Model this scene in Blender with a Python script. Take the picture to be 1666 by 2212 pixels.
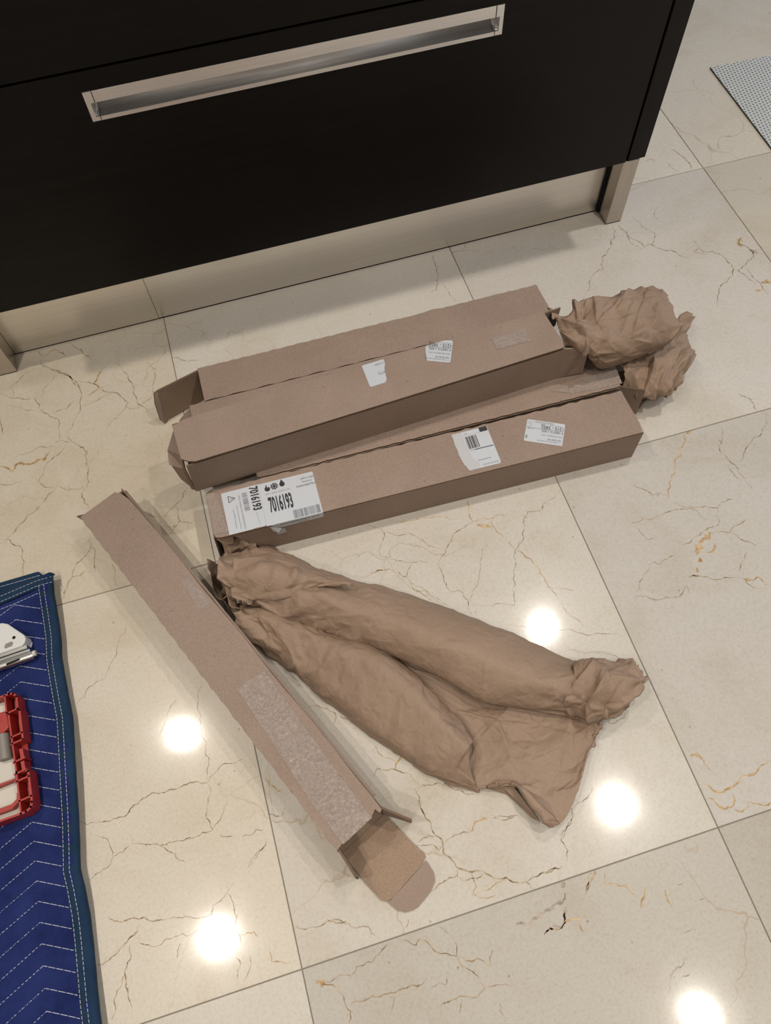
import bpy, bmesh, math, random
import numpy as np
from mathutils import Vector, Matrix, noise as mnoise
from mathutils.geometry import delaunay_2d_cdt

# ------------------------------------------------------------------ reset
for o in list(bpy.data.objects):
    bpy.data.objects.remove(o, do_unlink=True)
scene = bpy.context.scene
COL = scene.collection

# ------------------------------------------------------------------ camera (solved from the tile grid, 0.61 m tiles)
cam_d = bpy.data.cameras.new('camera')
cam = bpy.data.objects.new('camera', cam_d)
COL.objects.link(cam)
cam.matrix_world = Matrix(((0.95810230, 0.26439575, -0.11015839, -0.449464),
    (-0.28542213, 0.84913440, -0.44441531, -0.580718),
    (-0.02396224, 0.45723698, 0.88902202, 1.171284),
    (0, 0, 0, 1)))
cam_d.sensor_fit = 'VERTICAL'
cam_d.sensor_height = 24.0
cam_d.lens = 17.93983
cam_d.clip_start = 0.05
scene.camera = cam

# ------------------------------------------------------------------ exposure, world
vs = scene.view_settings
vs.view_transform = 'Standard'
vs.look = 'None'
vs.exposure = 0.0
vs.gamma = 1.0
vs.use_curve_mapping = False
world = bpy.data.worlds.new('world')
scene.world = world
world.use_nodes = True
wb = world.node_tree.nodes['Background']
wb.inputs[0].default_value = (0.62, 0.76, 1.0, 1)
wb.inputs[1].default_value = 4.0
LIGHT_POWER = 14.0   # glow of a lens
SPOT_W = 72.0          # watts of a lamp
LIGHT_COL = (1.0, 0.925, 0.835)
LIGHT_R = 0.030
CEIL = 2.6
LIGHT_X = (-3.12, -1.265, 0.595, 2.45)
LIGHT_Y = (-2.16, -1.31, -0.464, 0.43)  # the first row is unseen, added to light the carton fronts

# traced from the photograph as positions on the floor or above it, in metres
VEINS = [[1.5,0,[[0.347,0.513],[0.347,0.497],[0.338,0.48],[0.326,0.474],[0.32,0.457],[0.304,0.445],[0.287,0.43],[0.279,0.406],[0.26,0.403],[0.239,0.384],[0.233,0.369],[0.221,0.359],[0.198,0.329]]],[1.8,0,[[0.359,0.513],[0.363,0.496],[0.365,0.476],[0.377,0.46],[0.384,0.436],[0.396,0.442],[0.405,0.43],[0.416,0.416],[0.433,0.411],[0.442,0.393],[0.454,0.381]]],[1,0,[[0.365,0.476],[0.365,0.45],[0.374,0.432],[0.384,0.436]]],[1.3,0,[[0.4,0.52],[0.405,0.498],[0.41,0.483],[0.421,0.467],[0.411,0.449],[0.401,0.435]]],[0.8,0,[[0.459,0.533],[0.444,0.514],[0.442,0.494]]],[1.8,0,[[0.487,0.422],[0.489,0.404],[0.494,0.387],[0.511,0.383],[0.521,0.371],[0.527,0.354],[0.529,0.334],[0.524,0.321],[0.509,0.307],[0.487,0.296],[0.472,0.28],[0.46,0.262],[0.45,0.246]]],[1,0,[[0.494,0.387],[0.492,0.38],[0.481,0.387],[0.474,0.393],[0.488,0.403]]],[1.6,0,[[0.584,0.4],[0.572,0.385],[0.585,0.371],[0.589,0.356],[0.577,0.341],[0.551,0.327],[0.536,0.321],[0.541,0.306],[0.546,0.288],[0.549,0.273]]],[1.3,0,[[0.554,0.319],[0.554,0.297],[0.56,0.277],[0.556,0.26],[0.559,0.244]]],[7,1,[[0.584,0.4],[0.571,0.385],[0.574,0.376]]],[6,1,[[0.562,0.276],[0.578,0.278],[0.577,0.267]]],[5,1,[[0.541,0.261],[0.551,0.256]]],[9,2,[[0.585,0.365],[0.595,0.35]]],[2,0,[[0.571,0.693],[0.579,0.675],[0.586,0.657],[0.588,0.636],[0.582,0.618]]],[1.2,0,[[0.499,0.674],[0.514,0.676],[0.521,0.667]]],[0.8,0,[[0.547,0.654],[0.544,0.635],[0.555,0.616]]],[2,1,[[0.268,-0.001],[0.26,-0.003],[0.25,-0.007],[0.25,-0.016],[0.232,-0.028],[0.229,-0.043],[0.218,-0.045],[0.211,-0.052],[0.201,-0.072],[0.182,-0.093],[0.171,-0.109],[0.168,-0.117],[0.177,-0.126]]],[1.3,0,[[0.177,-0.126],[0.188,-0.139],[0.212,-0.146],[0.221,-0.147],[0.24,-0.156],[0.265,-0.147],[0.275,-0.151]]],[6,1,[[0.268,-0.001],[0.258,-0.004]]],[1.2,0,[[0.122,-0.073],[0.132,-0.083],[0.144,-0.1],[0.159,-0.102],[0.17,-0.108]]],[1.3,0,[[0.089,-0.139],[0.1,-0.141],[0.11,-0.136],[0.12,-0.143],[0.163,-0.138],[0.185,-0.141],[0.199,-0.147],[0.206,-0.166],[0.215,-0.171]]],[1.4,0,[[0.324,-0.008],[0.308,-0.038],[0.297,-0.055],[0.303,-0.078],[0.309,-0.093],[0.31,-0.111],[0.31,-0.126],[0.314,-0.138]]],[1.3,0,[[0.415,-0.008],[0.393,-0.034],[0.375,-0.048],[0.355,-0.057],[0.338,-0.07],[0.319,-0.083]]],[1,0,[[0.24,-0.156],[0.236,-0.164]]],[1.3,0,[[0.151,-0.202],[0.176,-0.194],[0.198,-0.188],[0.212,-0.187],[0.228,-0.183],[0.229,-0.168]]],[8,1,[[0.205,-0.193],[0.195,-0.202],[0.181,-0.206],[0.171,-0.218],[0.166,-0.225]]],[6,1,[[0.168,-0.231],[0.166,-0.239]]],[2.5,1,[[0.179,-0.225],[0.199,-0.223],[0.205,-0.215]]],[1.3,0,[[0.205,-0.197],[0.22,-0.197],[0.234,-0.204],[0.245,-0.213],[0.251,-0.225],[0.267,-0.242]]],[1.5,0,[[0.237,-0.203],[0.246,-0.197],[0.265,-0.194],[0.278,-0.192]]],[1.2,0,[[0.08,-0.218],[0.091,-0.215],[0.1,-0.223],[0.116,-0.218],[0.135,-0.215]]],[1,0,[[0.043,-0.256],[0.055,-0.241],[0.067,-0.231],[0.082,-0.221]]],[1.2,0,[[0.037,-0.263],[0.054,-0.267],[0.068,-0.278],[0.084,-0.277],[0.102,-0.284],[0.116,-0.275],[0.126,-0.269],[0.124,-0.285]]],[1.2,0,[[0.134,-0.257],[0.151,-0.26],[0.174,-0.274],[0.207,-0.279]]],[2.5,0,[[0.134,-0.257],[0.151,-0.26]]],[4,1,[[0.154,-0.245],[0.153,-0.254]]],[1.2,0,[[0.217,-0.272],[0.225,-0.263],[0.239,-0.251],[0.247,-0.245]]],[4,1,[[0.217,-0.285],[0.227,-0.291]]],[1.6,1,[[0.227,-0.291],[0.242,-0.29],[0.248,-0.307]]],[1.2,0,[[0.218,-0.29],[0.224,-0.303],[0.236,-0.309]]],[1,0,[[0.094,-0.152],[0.095,-0.16],[0.098,-0.174],[0.117,-0.173]]],[1.6,0,[[0.388,0.045],[0.401,0.032],[0.403,0.018],[0.4,0.001]]],[0.9,0,[[0.292,-0.085],[0.298,-0.103],[0.304,-0.121]]],[1.2,0,[[-0.003,-0.045],[-0.029,-0.057],[-0.05,-0.071],[-0.071,-0.066],[-0.086,-0.091],[-0.097,-0.113],[-0.117,-0.128],[-0.123,-0.147],[-0.135,-0.165],[-0.14,-0.187],[-0.154,-0.219],[-0.222,-0.198]]],[1.8,1,[[-0.162,-0.013],[-0.168,-0.04],[-0.168,-0.058]]],[1.5,0,[[-0.168,-0.058],[-0.202,-0.068],[-0.218,-0.083],[-0.237,-0.102],[-0.247,-0.111]]],[1.1,0,[[-0.247,-0.111],[-0.249,-0.147],[-0.243,-0.167],[-0.226,-0.174],[-0.224,-0.195],[-0.225,-0.214]]],[1.1,0,[[-0.335,-0.062],[-0.319,-0.03],[-0.339,-0.01]]],[1,0,[[-0.335,-0.062],[-0.335,-0.073],[-0.311,-0.089],[-0.29,-0.099],[-0.264,-0.106]]],[1.2,0,[[-0.29,-0.101],[-0.306,-0.12],[-0.317,-0.108],[-0.345,-0.096],[-0.361,-0.097],[-0.375,-0.102]]],[4,1,[[-0.351,-0.094],[-0.339,-0.097]]],[1,0,[[-0.306,-0.122],[-0.292,-0.153],[-0.276,-0.18]]],[0.8,0,[[-0.302,-0.132],[-0.279,-0.161],[-0.255,-0.192]]],[0.9,0,[[-0.319,-0.03],[-0.297,-0.045],[-0.275,-0.049],[-0.256,-0.071],[-0.233,-0.09]]],[1,1,[[-0.168,-0.058],[-0.143,-0.06],[-0.122,-0.057],[-0.105,-0.066]]],[1,1,[[-0.136,-0.063],[-0.134,-0.09],[-0.117,-0.128]]],[0.9,0,[[-0.157,-0.102],[-0.177,-0.127],[-0.189,-0.151],[-0.21,-0.179],[-0.22,-0.192]]],[1.6,1,[[-0.117,-0.128],[-0.098,-0.152],[-0.09,-0.189],[-0.083,-0.225]]],[0.8,1,[[-0.094,-0.205],[-0.053,-0.224]]],[1,0,[[-0.179,-0.248],[-0.143,-0.265],[-0.104,-0.277],[-0.058,-0.301],[-0.011,-0.318]]],[0.8,0,[[-0.101,-0.314],[-0.063,-0.328],[-0.018,-0.352]]],[1,1,[[-0.301,-0.015],[-0.258,-0.025],[-0.217,-0.033],[-0.2,-0.042]]],[5,1,[[-0.162,-0.065],[-0.14,-0.079]]],[1.2,1,[[-0.083,-0.225],[-0.075,-0.26],[-0.064,-0.286]]],[2.6,1,[[0.006,-0.55],[0.016,-0.565],[0.027,-0.572],[0.039,-0.57],[0.055,-0.567],[0.07,-0.56],[0.091,-0.56],[0.105,-0.555],[0.116,-0.553]]],[2.5,1,[[0.003,-0.574],[0.012,-0.577],[0.02,-0.593],[0.03,-0.594],[0.04,-0.587],[0.041,-0.578]]],[1.3,1,[[0.056,-0.594],[0.054,-0.601],[0.042,-0.604],[0.033,-0.597]]],[2,1,[[0.057,-0.594],[0.069,-0.601],[0.087,-0.605]]],[1.5,0,[[-0.147,-0.508],[-0.148,-0.515],[-0.17,-0.526],[-0.186,-0.531],[-0.192,-0.544],[-0.203,-0.552],[-0.216,-0.562]]],[1,0,[[-0.194,-0.529],[-0.186,-0.531]]],[1,0,[[-0.094,-0.436],[-0.076,-0.438],[-0.061,-0.435],[-0.057,-0.428]]],[5,1,[[0.008,-0.513],[0.018,-0.515],[0.023,-0.522]]],[1.2,1,[[0.023,-0.522],[0.024,-0.536],[0.029,-0.547]]],[1.4,0,[[-0.852,0.514],[-0.828,0.488],[-0.805,0.47],[-0.785,0.439],[-0.782,0.419],[-0.788,0.385],[-0.805,0.353],[-0.818,0.334]]],[1.6,0,[[-0.818,0.336],[-0.817,0.323],[-0.802,0.305],[-0.786,0.283],[-0.79,0.261],[-0.791,0.235],[-0.791,0.218],[-0.801,0.204],[-0.803,0.18],[-0.796,0.164]]],[1.2,0,[[-0.931,0.463],[-0.903,0.445],[-0.871,0.437],[-0.862,0.418],[-0.854,0.394],[-0.832,0.374],[-0.829,0.358],[-0.835,0.323]]],[1,0,[[-0.84,0.321],[-0.813,0.314]]],[1.2,0,[[-0.813,0.314],[-0.834,0.296],[-0.854,0.284],[-0.869,0.257],[-0.877,0.245],[-0.862,0.229],[-0.845,0.227]]],[1,0,[[-0.845,0.227],[-0.832,0.215],[-0.798,0.212]]],[1.2,0,[[-0.845,0.227],[-0.879,0.195],[-0.915,0.171],[-0.938,0.147]]],[1.4,0,[[-0.95,0.15],[-0.935,0.146],[-0.918,0.128],[-0.917,0.106],[-0.916,0.082],[-0.915,0.067]]],[1.6,0,[[-0.934,0.406],[-0.93,0.369]]],[1,0,[[-0.944,0.263],[-0.93,0.256],[-0.911,0.256]]],[3.2,1,[[-0.941,0.3],[-0.921,0.282],[-0.906,0.297],[-0.885,0.288],[-0.863,0.29],[-0.845,0.308]]],[1.2,0,[[-0.844,0.314],[-0.868,0.321],[-0.893,0.314],[-0.912,0.311]]],[1.2,0,[[-0.783,0.388],[-0.747,0.396],[-0.716,0.398],[-0.7,0.37],[-0.705,0.361],[-0.724,0.343],[-0.748,0.323]]],[1.2,0,[[-0.828,0.488],[-0.791,0.454],[-0.76,0.434],[-0.744,0.416],[-0.716,0.398]]],[3,1,[[-0.728,0.467],[-0.745,0.453],[-0.758,0.434],[-0.749,0.418],[-0.773,0.409]]],[1.2,0,[[-0.714,0.473],[-0.7,0.448],[-0.692,0.426],[-0.687,0.392],[-0.679,0.357],[-0.656,0.325]]],[1,0,[[-0.679,0.357],[-0.658,0.366],[-0.647,0.402],[-0.637,0.432],[-0.654,0.454]]],[1,0,[[-0.705,0.361],[-0.68,0.353]]],[1.4,0,[[-0.801,0.114],[-0.802,0.091],[-0.815,0.074],[-0.832,0.059],[-0.838,0.043],[-0.852,0.022],[-0.858,0.005]]],[1.3,0,[[-0.8,0.09],[-0.796,0.073],[-0.8,0.051],[-0.797,0.038]]],[2,1,[[-0.838,0.043],[-0.825,0.042],[-0.817,0.048]]],[1,0,[[-0.771,0.05],[-0.769,0.024],[-0.767,0.004]]],[1.2,0,[[-0.625,0.155],[-0.638,0.134],[-0.651,0.127],[-0.672,0.109],[-0.701,0.123]]],[1.4,0,[[-0.651,0.127],[-0.647,0.093],[-0.661,0.08],[-0.675,0.094]]],[1,0,[[-0.646,0.091],[-0.626,0.083]]],[1,0,[[-0.879,0.499],[-0.911,0.476],[-0.908,0.451]]],[0.8,0,[[-0.826,0.482],[-0.856,0.436]]],[1.6,1,[[-0.796,0.407],[-0.813,0.39],[-0.838,0.387]]],[1,0,[[-0.916,0.432],[-0.861,0.399]]],[1.5,0,[[-0.866,-0.344],[-0.859,-0.351],[-0.833,-0.354],[-0.806,-0.356],[-0.782,-0.344],[-0.758,-0.336],[-0.73,-0.34],[-0.709,-0.338],[-0.681,-0.345],[-0.655,-0.326],[-0.641,-0.329],[-0.624,-0.327]]],[1.3,0,[[-0.681,-0.345],[-0.678,-0.359],[-0.691,-0.391],[-0.685,-0.41],[-0.712,-0.413],[-0.742,-0.41],[-0.761,-0.409],[-0.782,-0.401],[-0.799,-0.395],[-0.799,-0.385]]],[1.3,0,[[-0.799,-0.395],[-0.826,-0.404],[-0.831,-0.413],[-0.853,-0.42],[-0.863,-0.424]]],[1,0,[[-0.845,-0.37],[-0.833,-0.377],[-0.828,-0.394],[-0.827,-0.405]]],[1.1,0,[[-0.679,-0.343],[-0.672,-0.312],[-0.671,-0.287],[-0.675,-0.252],[-0.675,-0.23],[-0.662,-0.193]]],[1,0,[[-0.761,-0.409],[-0.742,-0.425],[-0.729,-0.442]]],[0.8,0,[[-0.704,-0.21],[-0.722,-0.229],[-0.738,-0.256]]],[0.8,0,[[-0.763,-0.07],[-0.783,-0.105],[-0.81,-0.146],[-0.832,-0.151],[-0.854,-0.173]]],[1,0,[[-0.659,-0.379],[-0.68,-0.404],[-0.685,-0.41]]],[1,0,[[-0.675,-0.419],[-0.674,-0.423],[-0.659,-0.427]]],[1,0,[[-0.647,-0.431],[-0.626,-0.428],[-0.615,-0.431]]],[1,0,[[-0.648,-0.474],[-0.633,-0.46],[-0.614,-0.446]]],[1.2,0,[[-0.603,-0.413],[-0.584,-0.419],[-0.578,-0.411]]],[2,1,[[-0.597,-0.362],[-0.592,-0.375],[-0.584,-0.386],[-0.574,-0.387]]],[1.4,0,[[-0.842,-0.48],[-0.827,-0.489],[-0.807,-0.49],[-0.788,-0.499],[-0.765,-0.503],[-0.739,-0.508],[-0.706,-0.514],[-0.702,-0.505],[-0.681,-0.496],[-0.669,-0.487]]],[1.5,0,[[-0.681,-0.496],[-0.675,-0.515],[-0.675,-0.527]]],[2.8,0,[[-0.674,-0.525],[-0.679,-0.537]]],[1.4,0,[[-0.68,-0.537],[-0.674,-0.553],[-0.676,-0.562]]],[1.2,0,[[-0.706,-0.514],[-0.709,-0.534]]],[1.6,0,[[-0.803,-0.498],[-0.807,-0.507],[-0.827,-0.518],[-0.846,-0.528],[-0.864,-0.531]]],[1.5,0,[[-0.818,-0.518],[-0.819,-0.534],[-0.829,-0.547],[-0.831,-0.566],[-0.826,-0.593]]],[1,0,[[-0.83,-0.551],[-0.842,-0.567],[-0.853,-0.598]]],[1,0,[[-0.815,-0.519],[-0.794,-0.527],[-0.76,-0.527],[-0.74,-0.531],[-0.729,-0.529],[-0.691,-0.538]]],[1,0,[[-0.753,-0.537],[-0.76,-0.553]]],[1.4,1,[[-0.64,-0.577],[-0.64,-0.593],[-0.616,-0.601]]],[1,0,[[-0.685,-0.574],[-0.68,-0.583],[-0.688,-0.599]]],[1,0,[[-0.666,-0.579],[-0.68,-0.605]]],[1.3,0,[[-0.604,-0.559],[-0.585,-0.569],[-0.57,-0.571],[-0.555,-0.568],[-0.532,-0.58]]],[1,0,[[-0.645,-0.472],[-0.631,-0.461],[-0.616,-0.449]]],[1.4,1,[[-0.673,-0.551],[-0.655,-0.552],[-0.65,-0.56]]],[1.8,0,[[-0.393,-0.456],[-0.39,-0.478],[-0.384,-0.507],[-0.377,-0.523],[-0.38,-0.533],[-0.367,-0.557],[-0.346,-0.567],[-0.307,-0.587],[-0.283,-0.6],[-0.279,-0.61]]],[1.3,0,[[-0.283,-0.6],[-0.252,-0.598],[-0.228,-0.597]]],[1.3,0,[[-0.412,-0.509],[-0.397,-0.507],[-0.385,-0.51]]],[1,0,[[-0.376,-0.523],[-0.385,-0.529],[-0.395,-0.517],[-0.411,-0.513]]],[1.2,0,[[-0.376,-0.521],[-0.355,-0.516],[-0.333,-0.518]]],[2.5,1,[[-0.333,-0.518],[-0.325,-0.509],[-0.306,-0.51]]],[1.1,0,[[-0.299,-0.505],[-0.294,-0.512],[-0.265,-0.516]]],[1.5,0,[[-0.368,-0.559],[-0.371,-0.566],[-0.39,-0.567],[-0.4,-0.569],[-0.414,-0.573]]],[1,0,[[-0.371,-0.566],[-0.365,-0.574],[-0.351,-0.575],[-0.336,-0.573]]],[1,1,[[-0.351,-0.566],[-0.35,-0.586],[-0.358,-0.594],[-0.331,-0.593],[-0.308,-0.59]]],[1,1,[[-0.358,-0.594],[-0.328,-0.603]]],[1.5,0,[[-0.452,-0.597],[-0.458,-0.606]]],[1,0,[[-0.567,-0.572],[-0.556,-0.566],[-0.546,-0.574],[-0.533,-0.576],[-0.528,-0.584],[-0.506,-0.59],[-0.499,-0.604]]],[1.5,0,[[-0.414,-0.617],[-0.406,-0.628],[-0.399,-0.644],[-0.403,-0.657],[-0.429,-0.643],[-0.433,-0.634],[-0.444,-0.624],[-0.45,-0.629],[-0.472,-0.615]]],[1.6,0,[[-0.403,-0.657],[-0.379,-0.667],[-0.365,-0.68],[-0.355,-0.663]]],[1.4,0,[[-0.403,-0.659],[-0.39,-0.678],[-0.38,-0.701]]],[1.6,0,[[-0.554,-0.67],[-0.536,-0.67],[-0.509,-0.67],[-0.482,-0.671],[-0.456,-0.674],[-0.449,-0.669]]],[1.5,0,[[-0.581,-0.636],[-0.565,-0.646],[-0.559,-0.663],[-0.554,-0.676],[-0.56,-0.688]]],[1.2,0,[[-0.576,-0.636],[-0.543,-0.639],[-0.534,-0.63],[-0.511,-0.631],[-0.486,-0.616]]],[6,1,[[-0.589,-0.632],[-0.578,-0.638]]],[1,0,[[-0.447,-0.681],[-0.427,-0.683],[-0.423,-0.676]]],[1.3,0,[[-0.446,-0.706],[-0.428,-0.702],[-0.408,-0.702],[-0.391,-0.707],[-0.38,-0.701],[-0.344,-0.709]]],[1.2,0,[[-0.412,-0.703],[-0.42,-0.717]]],[1,0,[[-0.493,-0.676],[-0.505,-0.691]]],[3.5,2,[[-0.314,-0.643],[-0.297,-0.649],[-0.283,-0.644],[-0.259,-0.638],[-0.245,-0.638],[-0.237,-0.628]]],[3,2,[[-0.283,-0.666],[-0.271,-0.662],[-0.258,-0.665],[-0.25,-0.657],[-0.243,-0.643]]],[1,0,[[-0.367,-0.722],[-0.367,-0.739]]],[2.6,0,[[-0.187,-0.613],[-0.192,-0.62],[-0.203,-0.629],[-0.212,-0.637]]],[1.5,0,[[-0.192,-0.614],[-0.208,-0.631]]],[1.6,1,[[-0.169,-0.614],[-0.178,-0.626],[-0.181,-0.636],[-0.167,-0.637],[-0.154,-0.645],[-0.148,-0.66]]],[2.4,1,[[-0.127,-0.653],[-0.137,-0.663],[-0.147,-0.674]]],[2.2,1,[[-0.106,-0.663],[-0.108,-0.675],[-0.106,-0.685]]],[2,2,[[-0.114,-0.743],[-0.123,-0.75],[-0.138,-0.753],[-0.147,-0.762],[-0.155,-0.775]]],[1.5,0,[[-0.087,-0.662],[-0.077,-0.662]]],[1.5,0,[[-0.118,-0.762],[-0.131,-0.762]]],[1.2,0,[[-0.187,-0.534],[-0.194,-0.548],[-0.207,-0.556],[-0.217,-0.564],[-0.213,-0.58],[-0.22,-0.593]]],[1.3,0,[[-0.267,-0.599],[-0.251,-0.597],[-0.231,-0.599]]],[2.5,1,[[-0.246,-0.645],[-0.252,-0.661],[-0.231,-0.662],[-0.231,-0.679]]],[2,0,[[-0.283,-0.666],[-0.273,-0.661],[-0.262,-0.666],[-0.249,-0.66]]],[6,2,[[-0.238,-0.615],[-0.234,-0.62]]],[1.3,0,[[-0.066,-0.688],[-0.06,-0.687]]],[1.2,0,[[-0.105,-0.718],[-0.093,-0.716]]],[2.6,1,[[-0.414,-0.407],[-0.407,-0.398],[-0.387,-0.389]]],[1.3,0,[[-0.446,-0.406],[-0.436,-0.397],[-0.413,-0.406],[-0.392,-0.42],[-0.385,-0.438]]],[1,0,[[-0.432,-0.366],[-0.42,-0.387],[-0.409,-0.396]]],[1.4,0,[[-0.393,-0.441],[-0.38,-0.439],[-0.356,-0.443],[-0.338,-0.459],[-0.322,-0.47],[-0.308,-0.474]]],[1.4,0,[[-0.393,-0.441],[-0.392,-0.46],[-0.39,-0.477]]],[1.5,0,[[-0.513,-0.28],[-0.498,-0.282],[-0.476,-0.301],[-0.482,-0.317]]],[1.5,0,[[-0.469,-0.307],[-0.45,-0.319],[-0.435,-0.334]]],[1,0,[[-0.301,-0.51],[-0.278,-0.515],[-0.263,-0.517]]],[1.3,0,[[-0.792,0.547],[-0.784,0.535],[-0.771,0.524],[-0.768,0.51],[-0.754,0.492]]],[1.5,0,[[-0.85,0.521],[-0.848,0.509],[-0.836,0.497],[-0.824,0.491],[-0.817,0.478],[-0.804,0.469],[-0.793,0.446],[-0.783,0.43]]],[3,1,[[-0.853,0.546],[-0.847,0.531],[-0.836,0.532],[-0.819,0.54],[-0.811,0.53],[-0.802,0.517]]],[1.7,0,[[-0.037,0.551],[-0.043,0.534],[-0.042,0.516],[-0.046,0.502],[-0.047,0.492],[-0.053,0.473],[-0.062,0.457],[-0.076,0.455]]],[1,0,[[-0.045,0.464],[-0.04,0.443],[-0.039,0.43],[-0.033,0.415]]],[1.3,0,[[-0.604,0.451],[-0.592,0.446],[-0.587,0.439],[-0.569,0.431],[-0.554,0.429]]]]
MOUTH = [[[-0.6074,-0.0177,0.055],[-0.5978,-0.0133,0.02],[-0.5852,-0.0187,0.004]],[[-0.6076,-0.0406,0.05],[-0.5983,-0.038,0.018],[-0.5871,-0.0441,0.004]],[[-0.6095,-0.0644,0.045],[-0.6,-0.0603,0.016],[-0.5865,-0.0647,0.004]],[[-0.6025,-0.089,0.044],[-0.5949,-0.0811,0.016],[-0.5825,-0.0827,0.004]],[[-0.5896,-0.0881,0.048],[-0.5878,-0.0873,0.02],[-0.5792,-0.0911,0.006]],[[-0.5892,-0.1067,0.046],[-0.5828,-0.1003,0.02],[-0.5722,-0.1016,0.006]],[[-0.5757,-0.1181,0.044],[-0.5716,-0.1119,0.02],[-0.5627,-0.1111,0.006]]]
UROLL = [[[-0.5705,0.0032,0.004],[-0.5768,-0.0029,0.036],[-0.584,-0.0241,0.064],[-0.5895,-0.0517,0.07],[-0.5891,-0.072,0.056],[-0.5872,-0.0852,0.035],[-0.5799,-0.0758,0.01]],[[-0.5173,-0.0074,0.003],[-0.5141,-0.0238,0.03],[-0.5218,-0.055,0.062],[-0.5324,-0.0857,0.074],[-0.5463,-0.103,0.058],[-0.5522,-0.1071,0.03],[-0.5351,-0.0897,0.006]],[[-0.4078,-0.0886,0.003],[-0.4067,-0.104,0.03],[-0.4216,-0.1294,0.062],[-0.4383,-0.1553,0.076],[-0.4542,-0.1732,0.058],[-0.4643,-0.1788,0.03],[-0.4451,-0.1627,0.006]],[[-0.3091,-0.1564,0.003],[-0.3105,-0.1701,0.03],[-0.3284,-0.193,0.062],[-0.3491,-0.2173,0.076],[-0.3702,-0.2334,0.058],[-0.3839,-0.2375,0.03],[-0.3586,-0.2212,0.006]],[[-0.2175,-0.229,0.003],[-0.2198,-0.2412,0.03],[-0.2418,-0.2612,0.062],[-0.2675,-0.2834,0.076],[-0.2916,-0.2982,0.058],[-0.3085,-0.3026,0.03],[-0.2813,-0.2875,0.006]],[[-0.1528,-0.2847,0.003],[-0.1567,-0.2955,0.03],[-0.1813,-0.3134,0.062],[-0.2123,-0.3342,0.076],[-0.2407,-0.3511,0.058],[-0.2559,-0.3572,0.03],[-0.2268,-0.3454,0.006]],[[-0.1123,-0.3259,0.003],[-0.1172,-0.3357,0.03],[-0.1409,-0.3499,0.06],[-0.1706,-0.3678,0.072],[-0.1936,-0.3788,0.055],[-0.2026,-0.3855,0.03],[-0.1784,-0.3748,0.006]],[[-0.0852,-0.3419,0.003],[-0.0921,-0.3508,0.03],[-0.1128,-0.3673,0.058],[-0.1358,-0.3857,0.068],[-0.1523,-0.397,0.055],[-0.1616,-0.404,0.032],[-0.1383,-0.3947,0.008]],[[-0.0634,-0.354,0.006],[-0.0712,-0.3617,0.03],[-0.0893,-0.3786,0.055],[-0.1055,-0.3934,0.062],[-0.1188,-0.4078,0.052],[-0.1293,-0.4178,0.034],[-0.1124,-0.4072,0.012]]]
LROLL = [[[-0.5851,-0.0827,0.006],[-0.5887,-0.0926,0.028],[-0.5855,-0.1063,0.042],[-0.5847,-0.1208,0.046],[-0.5848,-0.1291,0.032],[-0.5873,-0.1288,0.004]],[[-0.5377,-0.1014,0.006],[-0.5482,-0.1121,0.025],[-0.5447,-0.1268,0.042],[-0.5424,-0.1463,0.05],[-0.5431,-0.1756,0.032],[-0.5473,-0.1797,0.003]],[[-0.4471,-0.1701,0.006],[-0.4602,-0.1794,0.028],[-0.4622,-0.1919,0.048],[-0.4707,-0.2087,0.056],[-0.4927,-0.2396,0.032],[-0.5056,-0.2425,0.003]],[[-0.3851,-0.2209,0.006],[-0.3991,-0.226,0.03],[-0.4032,-0.2386,0.052],[-0.4167,-0.2548,0.06],[-0.4501,-0.2965,0.032],[-0.4641,-0.3033,0.003]],[[-0.346,-0.2829,0.006],[-0.3517,-0.282,0.03],[-0.3596,-0.2932,0.052],[-0.3772,-0.3087,0.06],[-0.4177,-0.3452,0.032],[-0.4304,-0.3508,0.003]],[[-0.3132,-0.3484,0.006],[-0.3158,-0.3461,0.03],[-0.3254,-0.3548,0.052],[-0.3427,-0.3679,0.06],[-0.3841,-0.3965,0.032],[-0.3949,-0.3997,0.003]],[[-0.2949,-0.3939,0.01],[-0.297,-0.3991,0.032],[-0.3049,-0.4074,0.052],[-0.318,-0.4178,0.058],[-0.351,-0.4361,0.03],[-0.3617,-0.4355,0.003]],[[-0.2953,-0.4019,0.016],[-0.2979,-0.4056,0.032],[-0.3059,-0.413,0.048],[-0.3159,-0.4281,0.045],[-0.3329,-0.4512,0.024],[-0.3348,-0.4543,0.003]],[[-0.3082,-0.4258,0.018],[-0.3101,-0.4297,0.025],[-0.3115,-0.4368,0.03],[-0.3115,-0.4494,0.026],[-0.3071,-0.4678,0.012],[-0.3047,-0.4713,0.003]]]
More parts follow.
